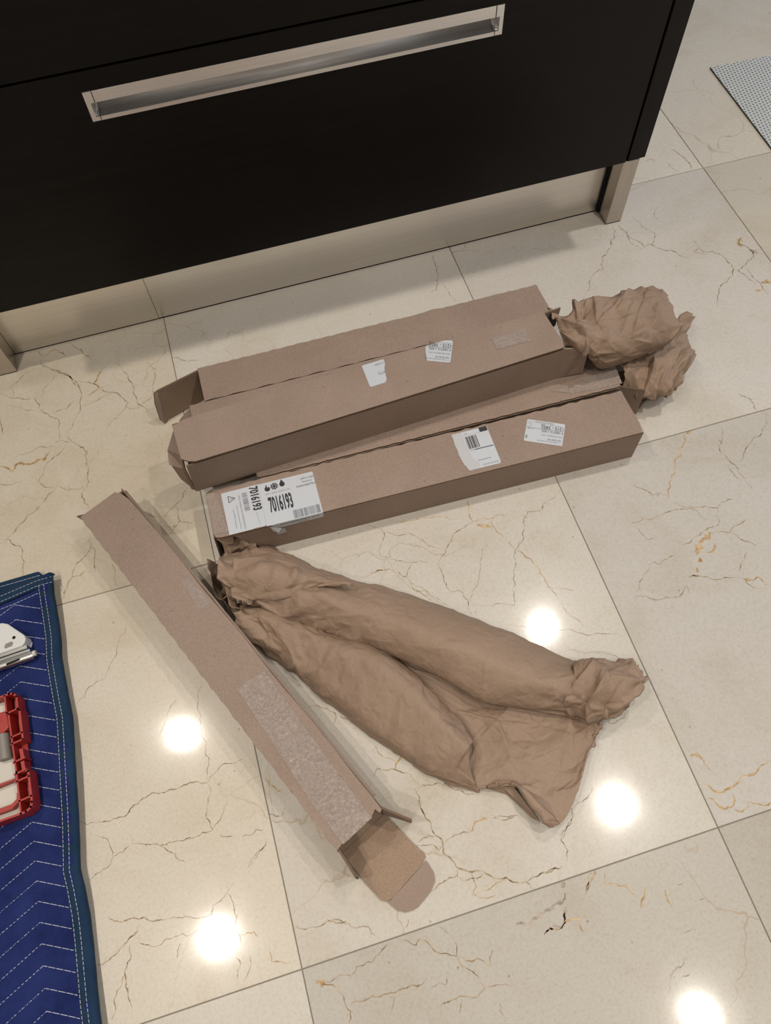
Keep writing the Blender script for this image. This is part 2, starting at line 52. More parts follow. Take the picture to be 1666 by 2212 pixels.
VALLEY = [[[-0.4105,-0.1895,0.004],[-0.416,-0.1958,0.004],[-0.4207,-0.1991,0.004],[-0.4241,-0.2028,0.004],[-0.4274,-0.2065,0.004],[-0.4291,-0.2069,0.002]],[[-0.3041,-0.2651,0.006],[-0.3257,-0.2736,0.005],[-0.3427,-0.2798,0.005],[-0.3576,-0.2866,0.005],[-0.3812,-0.2956,0.004],[-0.3842,-0.2957,0.002]],[[-0.2301,-0.3328,0.01],[-0.2563,-0.344,0.007],[-0.2811,-0.3511,0.007],[-0.3121,-0.3559,0.006],[-0.3449,-0.367,0.004],[-0.3432,-0.3663,0.002]],[[-0.1781,-0.3701,0.016],[-0.2105,-0.3881,0.012],[-0.2481,-0.4011,0.01],[-0.282,-0.4148,0.008],[-0.328,-0.4344,0.004],[-0.3222,-0.4324,0.002]],[[-0.1399,-0.3909,0.024],[-0.1723,-0.4187,0.018],[-0.2138,-0.4407,0.018],[-0.263,-0.4579,0.016],[-0.3102,-0.4661,0.006],[-0.2983,-0.4613,0.003]],[[-0.1098,-0.4122,0.03],[-0.1397,-0.4433,0.022],[-0.1837,-0.4708,0.022],[-0.2323,-0.4834,0.028],[-0.2617,-0.4757,0.036],[-0.2441,-0.4714,0.006]],[[-0.101,-0.4255,0.03],[-0.1276,-0.4539,0.022],[-0.1666,-0.4892,0.022],[-0.2128,-0.5121,0.03],[-0.2451,-0.5126,0.036],[-0.2255,-0.5073,0.006]],[[-0.0972,-0.4301,0.03],[-0.1164,-0.4449,0.022],[-0.1579,-0.4905,0.022],[-0.2032,-0.5382,0.028],[-0.2302,-0.5454,0.032],[-0.2148,-0.5363,0.006]]]
UNDER = [[-0.3001,-0.4662,0.004],[-0.2727,-0.4756,0.012],[-0.2573,-0.4806,0.015],[-0.2366,-0.5348,0.006],[-0.2453,-0.5267,0.002],[-0.2683,-0.4861,0.002]]
KNOT = [[[-0.1122,-0.3418,0.015],[-0.1176,-0.3446,0.05],[-0.1326,-0.3746,0.075],[-0.156,-0.3972,0.055],[-0.1639,-0.4062,0.02]],[[-0.0753,-0.356,0.02],[-0.0841,-0.3563,0.05],[-0.1057,-0.3841,0.08],[-0.1316,-0.414,0.065],[-0.13,-0.4191,0.025]],[[-0.0513,-0.3618,0.02],[-0.0608,-0.3605,0.05],[-0.0855,-0.3908,0.082],[-0.1024,-0.4236,0.068],[-0.1017,-0.4298,0.025]],[[-0.0272,-0.3647,0.03],[-0.0345,-0.3648,0.05],[-0.0598,-0.3967,0.075],[-0.075,-0.4231,0.06],[-0.0801,-0.436,0.03]],[[-0.0283,-0.3674,0.04],[-0.0324,-0.3765,0.05],[-0.042,-0.4002,0.055],[-0.0487,-0.4146,0.05],[-0.0647,-0.4283,0.04]]]
TAIL = [[-0.0332,-0.3748,0.045],[-0.0247,-0.3759,0.05],[-0.0296,-0.3831,0.05],[-0.0246,-0.3977,0.05],[-0.0249,-0.4028,0.048],[-0.0333,-0.4037,0.045],[-0.0418,-0.3997,0.045]]
G1 = [[[0.0608,0.232,0.14],[0.0578,0.2172,0.152],[0.0553,0.193,0.158],[0.0526,0.1622,0.158],[0.0537,0.143,0.15],[0.068,0.1569,0.12]],[[0.0987,0.2256,0.11],[0.0895,0.2096,0.14],[0.0756,0.1741,0.16],[0.071,0.1445,0.162],[0.0777,0.1298,0.148],[0.0984,0.1452,0.115]],[[0.1403,0.2373,0.105],[0.1282,0.2206,0.135],[0.1111,0.1772,0.158],[0.1013,0.1366,0.16],[0.1054,0.1134,0.135],[0.1129,0.1152,0.1]],[[0.186,0.2431,0.105],[0.1741,0.2277,0.132],[0.1572,0.182,0.152],[0.1446,0.1333,0.155],[0.1483,0.1075,0.132],[0.1555,0.11,0.1]],[[0.2336,0.244,0.105],[0.2214,0.2291,0.13],[0.2068,0.1862,0.148],[0.1962,0.1392,0.15],[0.1988,0.1139,0.13],[0.2039,0.114,0.102]],[[0.2738,0.2439,0.105],[0.2654,0.2336,0.125],[0.2525,0.1938,0.142],[0.2438,0.1473,0.142],[0.2468,0.1241,0.125],[0.2468,0.1213,0.105]],[[0.2845,0.2253,0.112],[0.2829,0.2137,0.122],[0.2759,0.1867,0.13],[0.2695,0.1537,0.132],[0.2704,0.1357,0.124],[0.2597,0.1257,0.11]]]
G2 = [[[0.1749,0.1627,0.05],[0.1659,0.1423,0.07],[0.1581,0.1156,0.074],[0.153,0.0866,0.07],[0.1672,0.0952,0.045],[0.18,0.0942,0.01]],[[0.2091,0.1715,0.04],[0.1977,0.1539,0.065],[0.1841,0.1159,0.07],[0.1764,0.0791,0.062],[0.1852,0.0805,0.04],[0.1963,0.0811,0.012]],[[0.2545,0.1827,0.03],[0.2431,0.166,0.06],[0.2197,0.11,0.07],[0.202,0.0683,0.06],[0.2054,0.0631,0.035],[0.2181,0.0735,0.01]],[[0.3084,0.2003,0.03],[0.2999,0.1922,0.055],[0.2609,0.1223,0.072],[0.232,0.0714,0.06],[0.2323,0.0668,0.03],[0.2383,0.0736,0.01]],[[0.3367,0.2149,0.03],[0.3293,0.2025,0.05],[0.298,0.1428,0.06],[0.269,0.0957,0.055],[0.2553,0.0767,0.03],[0.2584,0.0846,0.01]],[[0.3453,0.2015,0.03],[0.34,0.1941,0.04],[0.3242,0.1588,0.045],[0.2968,0.1156,0.04],[0.2717,0.0877,0.03],[0.2624,0.0843,0.02]]]
FOLD = [[[-0.5643,-0.0408,0.078],[-0.5737,-0.0715,0.08],[-0.5828,-0.0965,0.06],[-0.5564,-0.1087,0.058]],[[-0.5262,-0.0512,0.075],[-0.5313,-0.0827,0.085],[-0.551,-0.1095,0.068],[-0.5491,-0.1157,0.058]],[[-0.4737,-0.0801,0.072],[-0.4775,-0.1033,0.085],[-0.4934,-0.1186,0.076],[-0.4993,-0.1247,0.07]],[[-0.4226,-0.113,0.07],[-0.4271,-0.1224,0.08],[-0.4365,-0.1275,0.08],[-0.441,-0.1292,0.076]],[[-0.3944,-0.1322,0.068],[-0.3969,-0.1343,0.073],[-0.3987,-0.1362,0.075],[-0.4011,-0.1367,0.074]]]


# ------------------------------------------------------------------ materials
MATS = {}
def nmat(name):
    m = bpy.data.materials.new(name)
    m.use_nodes = True
    nt = m.node_tree
    b = nt.nodes['Principled BSDF']
    MATS[name] = m
    return m, nt, b
def N(nt, t, **kw):
    n = nt.nodes.new(t)
    for k, v in kw.items():
        if k.startswith('i_'):
            n.inputs[k[2:].replace('_', ' ')].default_value = v
        else:
            setattr(n, k, v)
    return n
def ramp(nt, pts, fac=None, interp='LINEAR'):
    r = nt.nodes.new('ShaderNodeValToRGB')
    r.color_ramp.interpolation = interp
    e = r.color_ramp.elements
    while len(e) < len(pts):
        e.new(0.5)
    for el, (p, c) in zip(e, pts):
        el.position = p
        el.color = c if len(c) == 4 else (*c, 1)
    if fac is not None:
        nt.links.new(fac, r.inputs[0])
    return r
def mixc(nt, mode, fac, a, b):
    m = nt.nodes.new('ShaderNodeMix')
    m.data_type = 'RGBA'
    m.blend_type = mode
    for sock, v in ((m.inputs[0], fac), (m.inputs[6], a), (m.inputs[7], b)):
        if isinstance(v, (int, float)):
            sock.default_value = v
        elif isinstance(v, tuple):
            sock.default_value = v if len(v) == 4 else (*v, 1)
        else:
            nt.links.new(v, sock)
    return m.outputs[2]
def bump(nt, b, h, strength, dist=0.001):
    n = nt.nodes.new('ShaderNodeBump')
    n.inputs['Strength'].default_value = strength
    n.inputs['Distance'].default_value = dist
    nt.links.new(h, n.inputs['Height'])
    nt.links.new(n.outputs[0], b.inputs['Normal'])
    return n
def setp(b, col=None, rough=None, metal=None, spec=None):
    if col is not None: b.inputs['Base Color'].default_value = (*col, 1)
    if rough is not None: b.inputs['Roughness'].default_value = rough
    if metal is not None: b.inputs['Metallic'].default_value = metal
    if spec is not None: b.inputs['Specular IOR Level'].default_value = spec
def srgb(r, g, b):
    f = lambda c: (c/255/12.92 if c <= 10 else ((c/255+0.055)/1.055)**2.4)
    return (f(r), f(g), f(b))
def plain(name, col, rough=0.5, metal=0.0, spec=0.5):
    m, nt, b = nmat(name)
    setp(b, col, rough, metal, spec)
    return m

def kraft(name, c0, c1, rough=0.8, corr=True):
    m, nt, b = nmat(name)
    tc = N(nt, 'ShaderNodeTexCoord')
    n1 = N(nt, 'ShaderNodeTexNoise', i_Scale=9.0, i_Detail=5.0, i_Roughness=0.6)
    nt.links.new(tc.outputs['Object'], n1.inputs['Vector'])
    r1 = ramp(nt, [(0.3, c0), (0.7, c1)], n1.outputs['Fac'])
    n2 = N(nt, 'ShaderNodeTexNoise', i_Scale=520.0, i_Detail=3.0)
    nt.links.new(tc.outputs['Object'], n2.inputs['Vector'])
    r2 = ramp(nt, [(0.35, (0.80, 0.80, 0.80)), (0.62, (1.08, 1.08, 1.08))], n2.outputs['Fac'])
    c = mixc(nt, 'MULTIPLY', 0.7, r1.outputs[0], r2.outputs[0])
    v = N(nt, 'ShaderNodeTexVoronoi', i_Scale=42.0)
    nt.links.new(tc.outputs['Object'], v.inputs['Vector'])
    r3 = ramp(nt, [(0.035, (0.35, 0.33, 0.33)), (0.055, (1, 1, 1))], v.outputs['Distance'])
    c = mixc(nt, 'MULTIPLY', 0.85, c, r3.outputs[0])
    nt.links.new(c, b.inputs['Base Color'])
    setp(b, rough=rough, spec=0.25)
    n3 = N(nt, 'ShaderNodeTexNoise', i_Scale=60.0, i_Detail=6.0)
    nt.links.new(tc.outputs['Object'], n3.inputs['Vector'])
    bump(nt, b, n3.outputs['Fac'], 0.25, 0.0015)
    return m
M_KRAFT = kraft('cardboard', (0.268, 0.198, 0.156), (0.310, 0.232, 0.186))
M_KRAFT_IN = kraft('cardboard_inside', (0.272, 0.190, 0.130), (0.312, 0.222, 0.156))
M_EDGE = kraft('cardboard_edge', (0.13, 0.084, 0.053), (0.19, 0.128, 0.085))

def paper(name):
    m, nt, b = nmat(name)
    tc = N(nt, 'ShaderNodeTexCoord')
    n1 = N(nt, 'ShaderNodeTexNoise', i_Scale=6.0, i_Detail=4.0)
    nt.links.new(tc.outputs['Object'], n1.inputs['Vector'])
    r1 = ramp(nt, [(0.3, (0.262, 0.182, 0.128)), (0.7, (0.315, 0.223, 0.160))], n1.outputs['Fac'])
    n2 = N(nt, 'ShaderNodeTexNoise', i_Scale=380.0, i_Detail=3.0)
    nt.links.new(tc.outputs['Object'], n2.inputs['Vector'])
    r2 = ramp(nt, [(0.3, (0.88, 0.88, 0.88)), (0.65, (1.05, 1.05, 1.05))], n2.outputs['Fac'])
    c = mixc(nt, 'MULTIPLY', 0.6, r1.outputs[0], r2.outputs[0])
    nt.links.new(c, b.inputs['Base Color'])
    setp(b, rough=0.62, spec=0.3)
    v = N(nt, 'ShaderNodeTexVoronoi', i_Scale=55.0, feature='DISTANCE_TO_EDGE')
    w = N(nt, 'ShaderNodeTexNoise', i_Scale=14.0, i_Detail=3.0)
    nt.links.new(tc.outputs['Object'], w.inputs['Vector'])
    mv = N(nt, 'ShaderNodeVectorMath', operation='MULTIPLY_ADD')
    nt.links.new(w.outputs['Color'], mv.inputs[0]); mv.inputs[1].default_value = (0.06, 0.06, 0.06)
    nt.links.new(tc.outputs['Object'], mv.inputs[2])
    nt.links.new(mv.outputs[0], v.inputs['Vector'])
    bump(nt, b, v.outputs['Distance'], 0.4, 0.004)
    return m
M_PAPER = paper('kraft_paper')

def marble():
    m, nt, b = nmat('marble')
    tc = N(nt, 'ShaderNodeTexCoord')
    oi = N(nt, 'ShaderNodeObjectInfo')
    mul = N(nt, 'ShaderNodeVectorMath', operation='SCALE')
    cmb = N(nt, 'ShaderNodeCombineXYZ')
    nt.links.new(oi.outputs['Random'], cmb.inputs[0]); nt.links.new(oi.outputs['Random'], cmb.inputs[2])
    nt.links.new(cmb.outputs[0], mul.inputs[0]); mul.inputs['Scale'].default_value = 40.0
    add = N(nt, 'ShaderNodeVectorMath', operation='ADD')
    nt.links.new(tc.outputs['Object'], add.inputs[0]); nt.links.new(mul.outputs[0], add.inputs[1])
    P = add.outputs[0]
    n1 = N(nt, 'ShaderNodeTexNoise', i_Scale=5.0, i_Detail=6.0, i_Roughness=0.62, i_Distortion=0.6)
    nt.links.new(P, n1.inputs['Vector'])
    r1 = ramp(nt, [(0.28, (0.90, 0.865, 0.79)), (0.5, (1.0, 0.99, 0.97)), (0.75, (1.03, 1.03, 1.03))], n1.outputs['Fac'])
    c = mixc(nt, 'MULTIPLY', 1.0, oi.outputs['Color'], r1.outputs[0])
    n2 = N(nt, 'ShaderNodeTexNoise', i_Scale=230.0, i_Detail=4.0, i_Roughness=0.65)
    nt.links.new(P, n2.inputs['Vector'])
    r2 = ramp(nt, [(0.30, (0.88, 0.86, 0.83)), (0.5, (1, 1, 1)), (0.70, (1.06, 1.06, 1.06))], n2.outputs['Fac'])
    c = mixc(nt, 'MULTIPLY', 0.75, c, r2.outputs[0])
    # fine hairline veins
    w = N(nt, 'ShaderNodeTexNoise', i_Scale=9.0, i_Detail=4.0)
    nt.links.new(P, w.inputs['Vector'])
    mv = N(nt, 'ShaderNodeVectorMath', operation='MULTIPLY_ADD')
    nt.links.new(w.outputs['Color'], mv.inputs[0]); mv.inputs[1].default_value = (0.13, 0.13, 0.13)
    nt.links.new(P, mv.inputs[2])
    v = N(nt, 'ShaderNodeTexVoronoi', i_Scale=7.0, feature='DISTANCE_TO_EDGE')
    nt.links.new(mv.outputs[0], v.inputs['Vector'])
    rv = ramp(nt, [(0.0, (1, 1, 1)), (0.012, (0, 0, 0))], v.outputs['Distance'])
    msk = N(nt, 'ShaderNodeTexNoise', i_Scale=3.2, i_Detail=2.0)
    nt.links.new(P, msk.inputs['Vector'])
    rm = ramp(nt, [(0.50, (0, 0, 0)), (0.66, (1, 1, 1))], msk.outputs['Fac'])
    fac = mixc(nt, 'MULTIPLY', 1.0, rv.outputs[0], rm.outputs[0])
    fac2 = mixc(nt, 'MULTIPLY', 1.0, fac, (0.7, 0.7, 0.7))
    c = mixc(nt, 'MIX', fac2, c, (0.36, 0.27, 0.16))
    # small dark fossil specks
    v2 = N(nt, 'ShaderNodeTexVoronoi', i_Scale=26.0)
    nt.links.new(P, v2.inputs['Vector'])
    r3 = ramp(nt, [(0.03, (0.45, 0.40, 0.34)), (0.055, (1, 1, 1))], v2.outputs['Distance'])
    c = mixc(nt, 'MULTIPLY', 0.6, c, r3.outputs[0])
    nt.links.new(c, b.inputs['Base Color'])
    n4 = N(nt, 'ShaderNodeTexNoise', i_Scale=14.0, i_Detail=4.0)
    nt.links.new(P, n4.inputs['Vector'])
    rr = N(nt, 'ShaderNodeMapRange'); rr.inputs[3].default_value = 0.045; rr.inputs[4].default_value = 0.10
    nt.links.new(n4.outputs['Fac'], rr.inputs[0])
    nt.links.new(rr.outputs[0], b.inputs['Roughness'])
    setp(b, spec=0.36)
    b.inputs['Coat Weight'].default_value = 0.18; b.inputs['Coat Roughness'].default_value = 0.22; b.inputs['Coat IOR'].default_value = 1.4
    return m
M_MARBLE = marble()
def vein(name, c0, c1):
    m, nt, b = nmat(name)
    tc = N(nt, 'ShaderNodeTexCoord')
    n1 = N(nt, 'ShaderNodeTexNoise', i_Scale=70.0, i_Detail=4.0)
    nt.links.new(tc.outputs['Object'], n1.inputs['Vector'])
    r1 = ramp(nt, [(0.36, c0), (0.64, c1)], n1.outputs['Fac'])
    nt.links.new(r1.outputs[0], b.inputs['Base Color'])
    setp(b, rough=0.075, spec=0.36)
    b.inputs['Coat Weight'].default_value = 0.18; b.inputs['Coat Roughness'].default_value = 0.22; b.inputs['Coat IOR'].default_value = 1.4
    return m
M_VEIN = [vein('vein_brown', (0.17, 0.12, 0.065), (0.47, 0.38, 0.26)),
          vein('vein_ochre', (0.33, 0.20, 0.075), (0.54, 0.42, 0.26)),
          vein('vein_grey', (0.27, 0.23, 0.19), (0.44, 0.38, 0.31))]
M_GROUT = plain('grout', (0.20, 0.175, 0.14), 0.9)

def wood():
    m, nt, b = nmat('dark_wood')
    tc = N(nt, 'ShaderNodeTexCoord')
    mp = N(nt, 'ShaderNodeMapping'); mp.inputs['Scale'].default_value = (4, 60, 140)
    nt.links.new(tc.outputs['Object'], mp.inputs[0])
    n1 = N(nt, 'ShaderNodeTexNoise', i_Scale=1.0, i_Detail=6.0, i_Roughness=0.7)
    nt.links.new(mp.outputs[0], n1.inputs['Vector'])
    r1 = ramp(nt, [(0.3, (0.0030, 0.0023, 0.0021)), (0.7, (0.0075, 0.0057, 0.0050))], n1.outputs['Fac'])
    nt.links.new(r1.outputs[0], b.inputs['Base Color'])
    setp(b, rough=0.40, spec=0.20)
    bump(nt, b, n1.outputs['Fac'], 0.25, 0.001)
    return m
M_WOOD = wood()
M_BLACK = plain('shadow_gap', (0.003, 0.003, 0.003), 0.9)
def steel(name, col, rough, sc):
    m, nt, b = nmat(name)
    tc = N(nt, 'ShaderNodeTexCoord')
    mp = N(nt, 'ShaderNodeMapping'); mp.inputs['Scale'].default_value = sc
    nt.links.new(tc.outputs['Object'], mp.inputs[0])
    n1 = N(nt, 'ShaderNodeTexNoise', i_Scale=1.0, i_Detail=4.0)
    nt.links.new(mp.outputs[0], n1.inputs['Vector'])
    r = ramp(nt, [(0.3, tuple(c*0.86 for c in col)), (0.7, col)], n1.outputs['Fac'])
    nt.links.new(r.outputs[0], b.inputs['Base Color'])
    n2 = N(nt, 'ShaderNodeTexNoise', i_Scale=11.0, i_Detail=5.0)
    nt.links.new(tc.outputs['Object'], n2.inputs['Vector'])
    rr = N(nt, 'ShaderNodeMapRange'); rr.inputs[3].default_value = rough*0.85; rr.inputs[4].default_value = rough*1.2
    nt.links.new(n2.outputs['Fac'], rr.inputs[0]); nt.links.new(rr.outputs[0], b.inputs['Roughness'])
    setp(b, metal=1.0)
    bump(nt, b, n1.outputs['Fac'], 0.06, 0.0006)
    return m
M_STEEL = steel('brushed_steel', (0.80, 0.77, 0.72), 0.30, (3, 3, 900))
M_LEG = steel('leg_steel', (0.56, 0.51, 0.455), 0.3, (900, 900, 3))
M_PULL = steel('satin_pull', (0.90, 0.90, 0.90), 0.36, (2, 900, 900))
M_CHROME = steel('satin_chrome', (0.86, 0.86, 0.85), 0.22, (2, 700, 700))

def fabric(name, c0, c1, sc=900.0):
    m, nt, b = nmat(name)
    tc = N(nt, 'ShaderNodeTexCoord')
    n1 = N(nt, 'ShaderNodeTexNoise', i_Scale=24.0, i_Detail=5.0, i_Roughness=0.65)
    nt.links.new(tc.outputs['Object'], n1.inputs['Vector'])
    r1 = ramp(nt, [(0.3, c0), (0.72, c1)], n1.outputs['Fac'])
    n2 = N(nt, 'ShaderNodeTexNoise', i_Scale=sc, i_Detail=2.0)
    nt.links.new(tc.outputs['Object'], n2.inputs['Vector'])
    r2 = ramp(nt, [(0.3, (0.75, 0.75, 0.75)), (0.7, (1.2, 1.2, 1.2))], n2.outputs['Fac'])
    c = mixc(nt, 'MULTIPLY', 0.7, r1.outputs[0], r2.outputs[0])
    nt.links.new(c, b.inputs['Base Color'])
    setp(b, rough=0.9, spec=0.1)
    b.inputs['Sheen Weight'].default_value = 0.04
    bump(nt, b, n2.outputs['Fac'], 0.4, 0.0008)
    return m
M_BLUE = fabric('blanket_blue', (0.0100, 0.0170, 0.082), (0.0195, 0.0320, 0.132))
M_BIND = fabric('binding_blue', (0.0110, 0.0285, 0.062), (0.0185, 0.0430, 0.088), 1400.0)
M_THREAD = plain('white_thread', (0.42, 0.43, 0.50), 0.8)
M_RED = plain('red_plastic', (0.34, 0.020, 0.014), 0.45)
M_REDDARK = plain('red_plastic_deep', (0.36, 0.02, 0.016), 0.5)
M_WPLASTIC = plain('white_plastic', (0.62, 0.62, 0.60), 0.3)
M_INSERT = plain('grey_white_insert', (0.55, 0.52, 0.46), 0.5)
M_GREYP = plain('grey_plastic', (0.22, 0.20, 0.18), 0.5)
M_LABEL = plain('label_white', (0.50, 0.525, 0.56), 0.45)
M_LABELG = plain('label_torn', (0.47, 0.47, 0.48), 0.75)
M_INK = plain('print_ink', (0.018, 0.018, 0.025), 0.5)
M_INKG = plain('print_grey', (0.14, 0.15, 0.18), 0.6)
def tape():
    m, nt, b = nmat('clear_tape')
    tc = N(nt, 'ShaderNodeTexCoord')
    n1 = N(nt, 'ShaderNodeTexNoise', i_Scale=190.0, i_Detail=4.0, i_Roughness=0.6, i_Distortion=1.5)
    nt.links.new(tc.outputs['Object'], n1.inputs['Vector'])
    r1 = ramp(nt, [(0.3, (0.305, 0.240, 0.200)), (0.72, (0.350, 0.285, 0.245))], n1.outputs['Fac'])  # paler than the board: scuffs, and some of the glare put into colour
    nt.links.new(r1.outputs[0], b.inputs['Base Color'])
    setp(b, rough=0.16, spec=0.7)
    bump(nt, b, n1.outputs['Fac'], 0.9, 0.003)
    return m
M_TAPE = tape()
def mat_weave():
    m, nt, b = nmat('woven_vinyl')
    tc = N(nt, 'ShaderNodeTexCoord')
    c = None
    for ang in (12, 72, 132):
        mp = N(nt, 'ShaderNodeMapping'); mp.inputs['Rotation'].default_value = (0, 0, math.radians(ang))
        nt.links.new(tc.outputs['Object'], mp.inputs[0])
        w = N(nt, 'ShaderNodeTexWave', i_Scale=38.0, i_Distortion=0.8, bands_direction='X')
        w.inputs['Detail Scale'].default_value = 30
        nt.links.new(mp.outputs[0], w.inputs['Vector'])
        c = w.outputs['Color'] if c is None else mixc(nt, 'LIGHTEN', 1.0, c, w.outputs['Color'])
    r = ramp(nt, [(0.55, (0.20, 0.205, 0.20)), (0.95, (0.58, 0.59, 0.57))], c)
    nt.links.new(r.outputs[0], b.inputs['Base Color'])
    setp(b, rough=0.6)
    bump(nt, b, c, 0.4, 0.001)
    return m
M_MAT = mat_weave()
M_MATEDGE = plain('mat_edge', (0.05, 0.045, 0.04), 0.8)
M_WALL = plain('wall_paint', (0.55, 0.54, 0.52), 0.8)
M_CEIL = plain('ceiling_paint', (0.66, 0.65, 0.63), 0.9)
M_STONE = plain('worktop_stone', (0.05, 0.045, 0.04), 0.25)
m, nt, b = nmat('downlight_glow')
b.inputs['Emission Color'].default_value = (*LIGHT_COL, 1)
b.inputs['Emission Strength'].default_value = LIGHT_POWER
M_GLOW = m
m, nt, b = nmat('window_glass')
setp(b, (1, 1, 1), 0.0, 0.0); b.inputs['Transmission Weight'].default_value = 1.0; b.inputs['IOR'].default_value = 1.02
M_GLASS = m

# ------------------------------------------------------------------ helpers
def link(o): COL.objects.link(o); return o
def thing(name, label, cat, loc=(0, 0, 0), group=None):
    o = bpy.data.objects.new(name, None)
    o.empty_display_size = 0.05
    o.location = loc
    link(o)
    o['label'] = label; o['category'] = cat
    if group: o['group'] = group
    return o
def attach(o, parent):
    # meshes keep world coordinates; only top-level empties carry a location
    o.parent = parent
    if parent.parent is None:
        o.matrix_parent_inverse = Matrix.Translation(-parent.location)
def mesh(name, verts, faces, mats, parent=None, idx=None, smooth=False, fix=True):
    me = bpy.data.meshes.new(name)
    me.from_pydata([tuple(v) for v in verts], [], faces)
    if not isinstance(mats, (list, tuple)): mats = [mats]
    for mm in mats: me.materials.append(mm)
    if idx is not None:
        for p, i in zip(me.polygons, idx): p.material_index = i
    if fix:
        bm = bmesh.new(); bm.from_mesh(me)
        bmesh.ops.recalc_face_normals(bm, faces=bm.faces)
        bm.to_mesh(me); bm.free()
    if smooth:
        for p in me.polygons: p.use_smooth = True
    o = bpy.data.objects.new(name, me)
    link(o)
    if parent is not None: attach(o, parent)
    return o
def tag(o, label, cat, group=None):
    o['label'] = label; o['category'] = cat
    if group: o['group'] = group
    return o
class MB:
    def __init__(s): s.v = []; s.f = []; s.i = []
    def poly(s, pts, mi=0):
        k = len(s.v); s.v += [tuple(p) for p in pts]; s.f.append(list(range(k, k+len(pts)))); s.i.append(mi)
    def prism(s, pts, off, mi=0, ms=None):
        ms = mi if ms is None else ms
        k = len(s.v); n = len(pts); off = Vector(off)
        s.v += [tuple(Vector(p)) for p in pts] + [tuple(Vector(p)+off) for p in pts]
        s.f.append(list(range(k, k+n))); s.i.append(mi)
        s.f.append(list(range(k+2*n-1, k+n-1, -1))); s.i.append(mi)
        for a in range(n):
            b = (a+1) % n
            s.f.append([k+a, k+b, k+n+b, k+n+a]); s.i.append(ms)
    def box(s, x0, x1, y0, y1, z0, z1, mi=0):
        s.prism([(x0, y0, z0), (x1, y0, z0), (x1, y1, z0), (x0, y1, z0)], (0, 0, z1-z0), mi)
    def build(s, name, mats, parent=None, smooth=False):
        return mesh(name, s.v, s.f, mats, parent, s.i, smooth)
def bevel(o, w, seg=2):
    md = o.modifiers.new('bevel', 'BEVEL'); md.width = w; md.segments = seg; md.limit_method = 'ANGLE'; md.angle_limit = math.radians(40)
    return o
def wavy(p, q, n, amp, axis, rng, mode='wave'):
    p = Vector(p); q = Vector(q); axis = Vector(axis); out = []
    for k in range(1, n):
        t = k/n
        d = amp*(0.6*math.sin(k*1.9+rng.random()*0.9) + 0.7*(rng.random()-0.5))
        out.append(p.lerp(q, t) + axis*d)
    return out
_tmp = bpy.data.curves.new('tmpfont', 'FONT')
_tob = bpy.data.objects.new('tmpfont', _tmp); link(_tob)
def text_geo(s, bold=0.0):
    _tmp.body = s; _tmp.size = 1.0; _tmp.offset = bold; _tmp.resolution_u = 3
    dg = bpy.context.evaluated_depsgraph_get(); dg.update()
    ev = _tob.evaluated_get(dg); me = ev.to_mesh()
    v = [(a.co.x, a.co.y) for a in me.vertices]; f = [list(p.vertices) for p in me.polygons]
    ev.to_mesh_clear()
    return v, f
def put_text(mb, s, org, ux, uy, w, h, mi=0, bold=0.0):
    """write s into the w x h rectangle whose lower left corner is org"""
    v, f = text_geo(s, bold)
    if not v: return
    xs = [a[0] for a in v]; ys = [a[1] for a in v]
    x0, x1, y0, y1 = min(xs), max(xs), min(ys), max(ys)
    org = Vector(org); ux = Vector(ux); uy = Vector(uy); k = len(mb.v)
    for x, y in v:
        mb.v.append(tuple(org + ux*((x-x0)/(x1-x0)*w) + uy*((y-y0)/(y1-y0)*h)))
    for q in f:
        mb.f.append([k+i for i in q]); mb.i.append(mi)
def rect(mb, org, ux, uy, x0, x1, y0, y1, mi=0):
    org = Vector(org); ux = Vector(ux); uy = Vector(uy)
    mb.poly([org+ux*x0+uy*y0, org+ux*x1+uy*y0, org+ux*x1+uy*y1, org+ux*x0+uy*y1], mi)
def barcode(mb, org, ux, uy, x0, x1, y0, y1, rng, n=26, mi=0):
    x = x0; step = (x1-x0)/n/2
    while x < x1:
        w = step*rng.choice((0.7, 0.7, 1.2, 1.8)); rect(mb, org, ux, uy, x, min(x+w, x1), y0, y1, mi); x += w + step*rng.choice((0.6, 0.9, 1.3))

# ================================================================== THE SETTING
rng = random.Random(7)
XS = [-4.2634, -3.6534, -3.0434, -2.4334, -1.8234, -1.2134, -0.6034, 0.0, 0.6094, 1.2194, 1.8294, 2.4394, 3.0494]
YS = [-3.0527, -2.4427, -1.8327, -1.2227, -0.6127, 0.0, 0.6144, 1.2244, 1.8344, 2.4444, 3.0544]
X0, X1, Y0, Y1 = XS[0], XS[-1], YS[0], YS[-1]
mb = MB(); mb.box(X0, X1, Y0, Y1, -0.06, -0.0016)
floor = mb.build('floor', M_GROUT); floor['kind'] = 'structure'
def tile_mesh():
    bm = bmesh.new(); bmesh.ops.create_cube(bm, size=1.0)
    for v in bm.verts: v.co = Vector((v.co.x*0.6083, v.co.y*0.6083, v.co.z*0.012-0.006))
    bmesh.ops.bevel(bm, geom=[e for e in bm.edges if all(v.co.z > -0.001 for v in e.verts)], offset=0.0007, segments=1, affect='EDGES')
    me = bpy.data.meshes.new('tile'); bm.to_mesh(me); bm.free(); me.materials.append(M_MARBLE); return me
TM = tile_mesh()
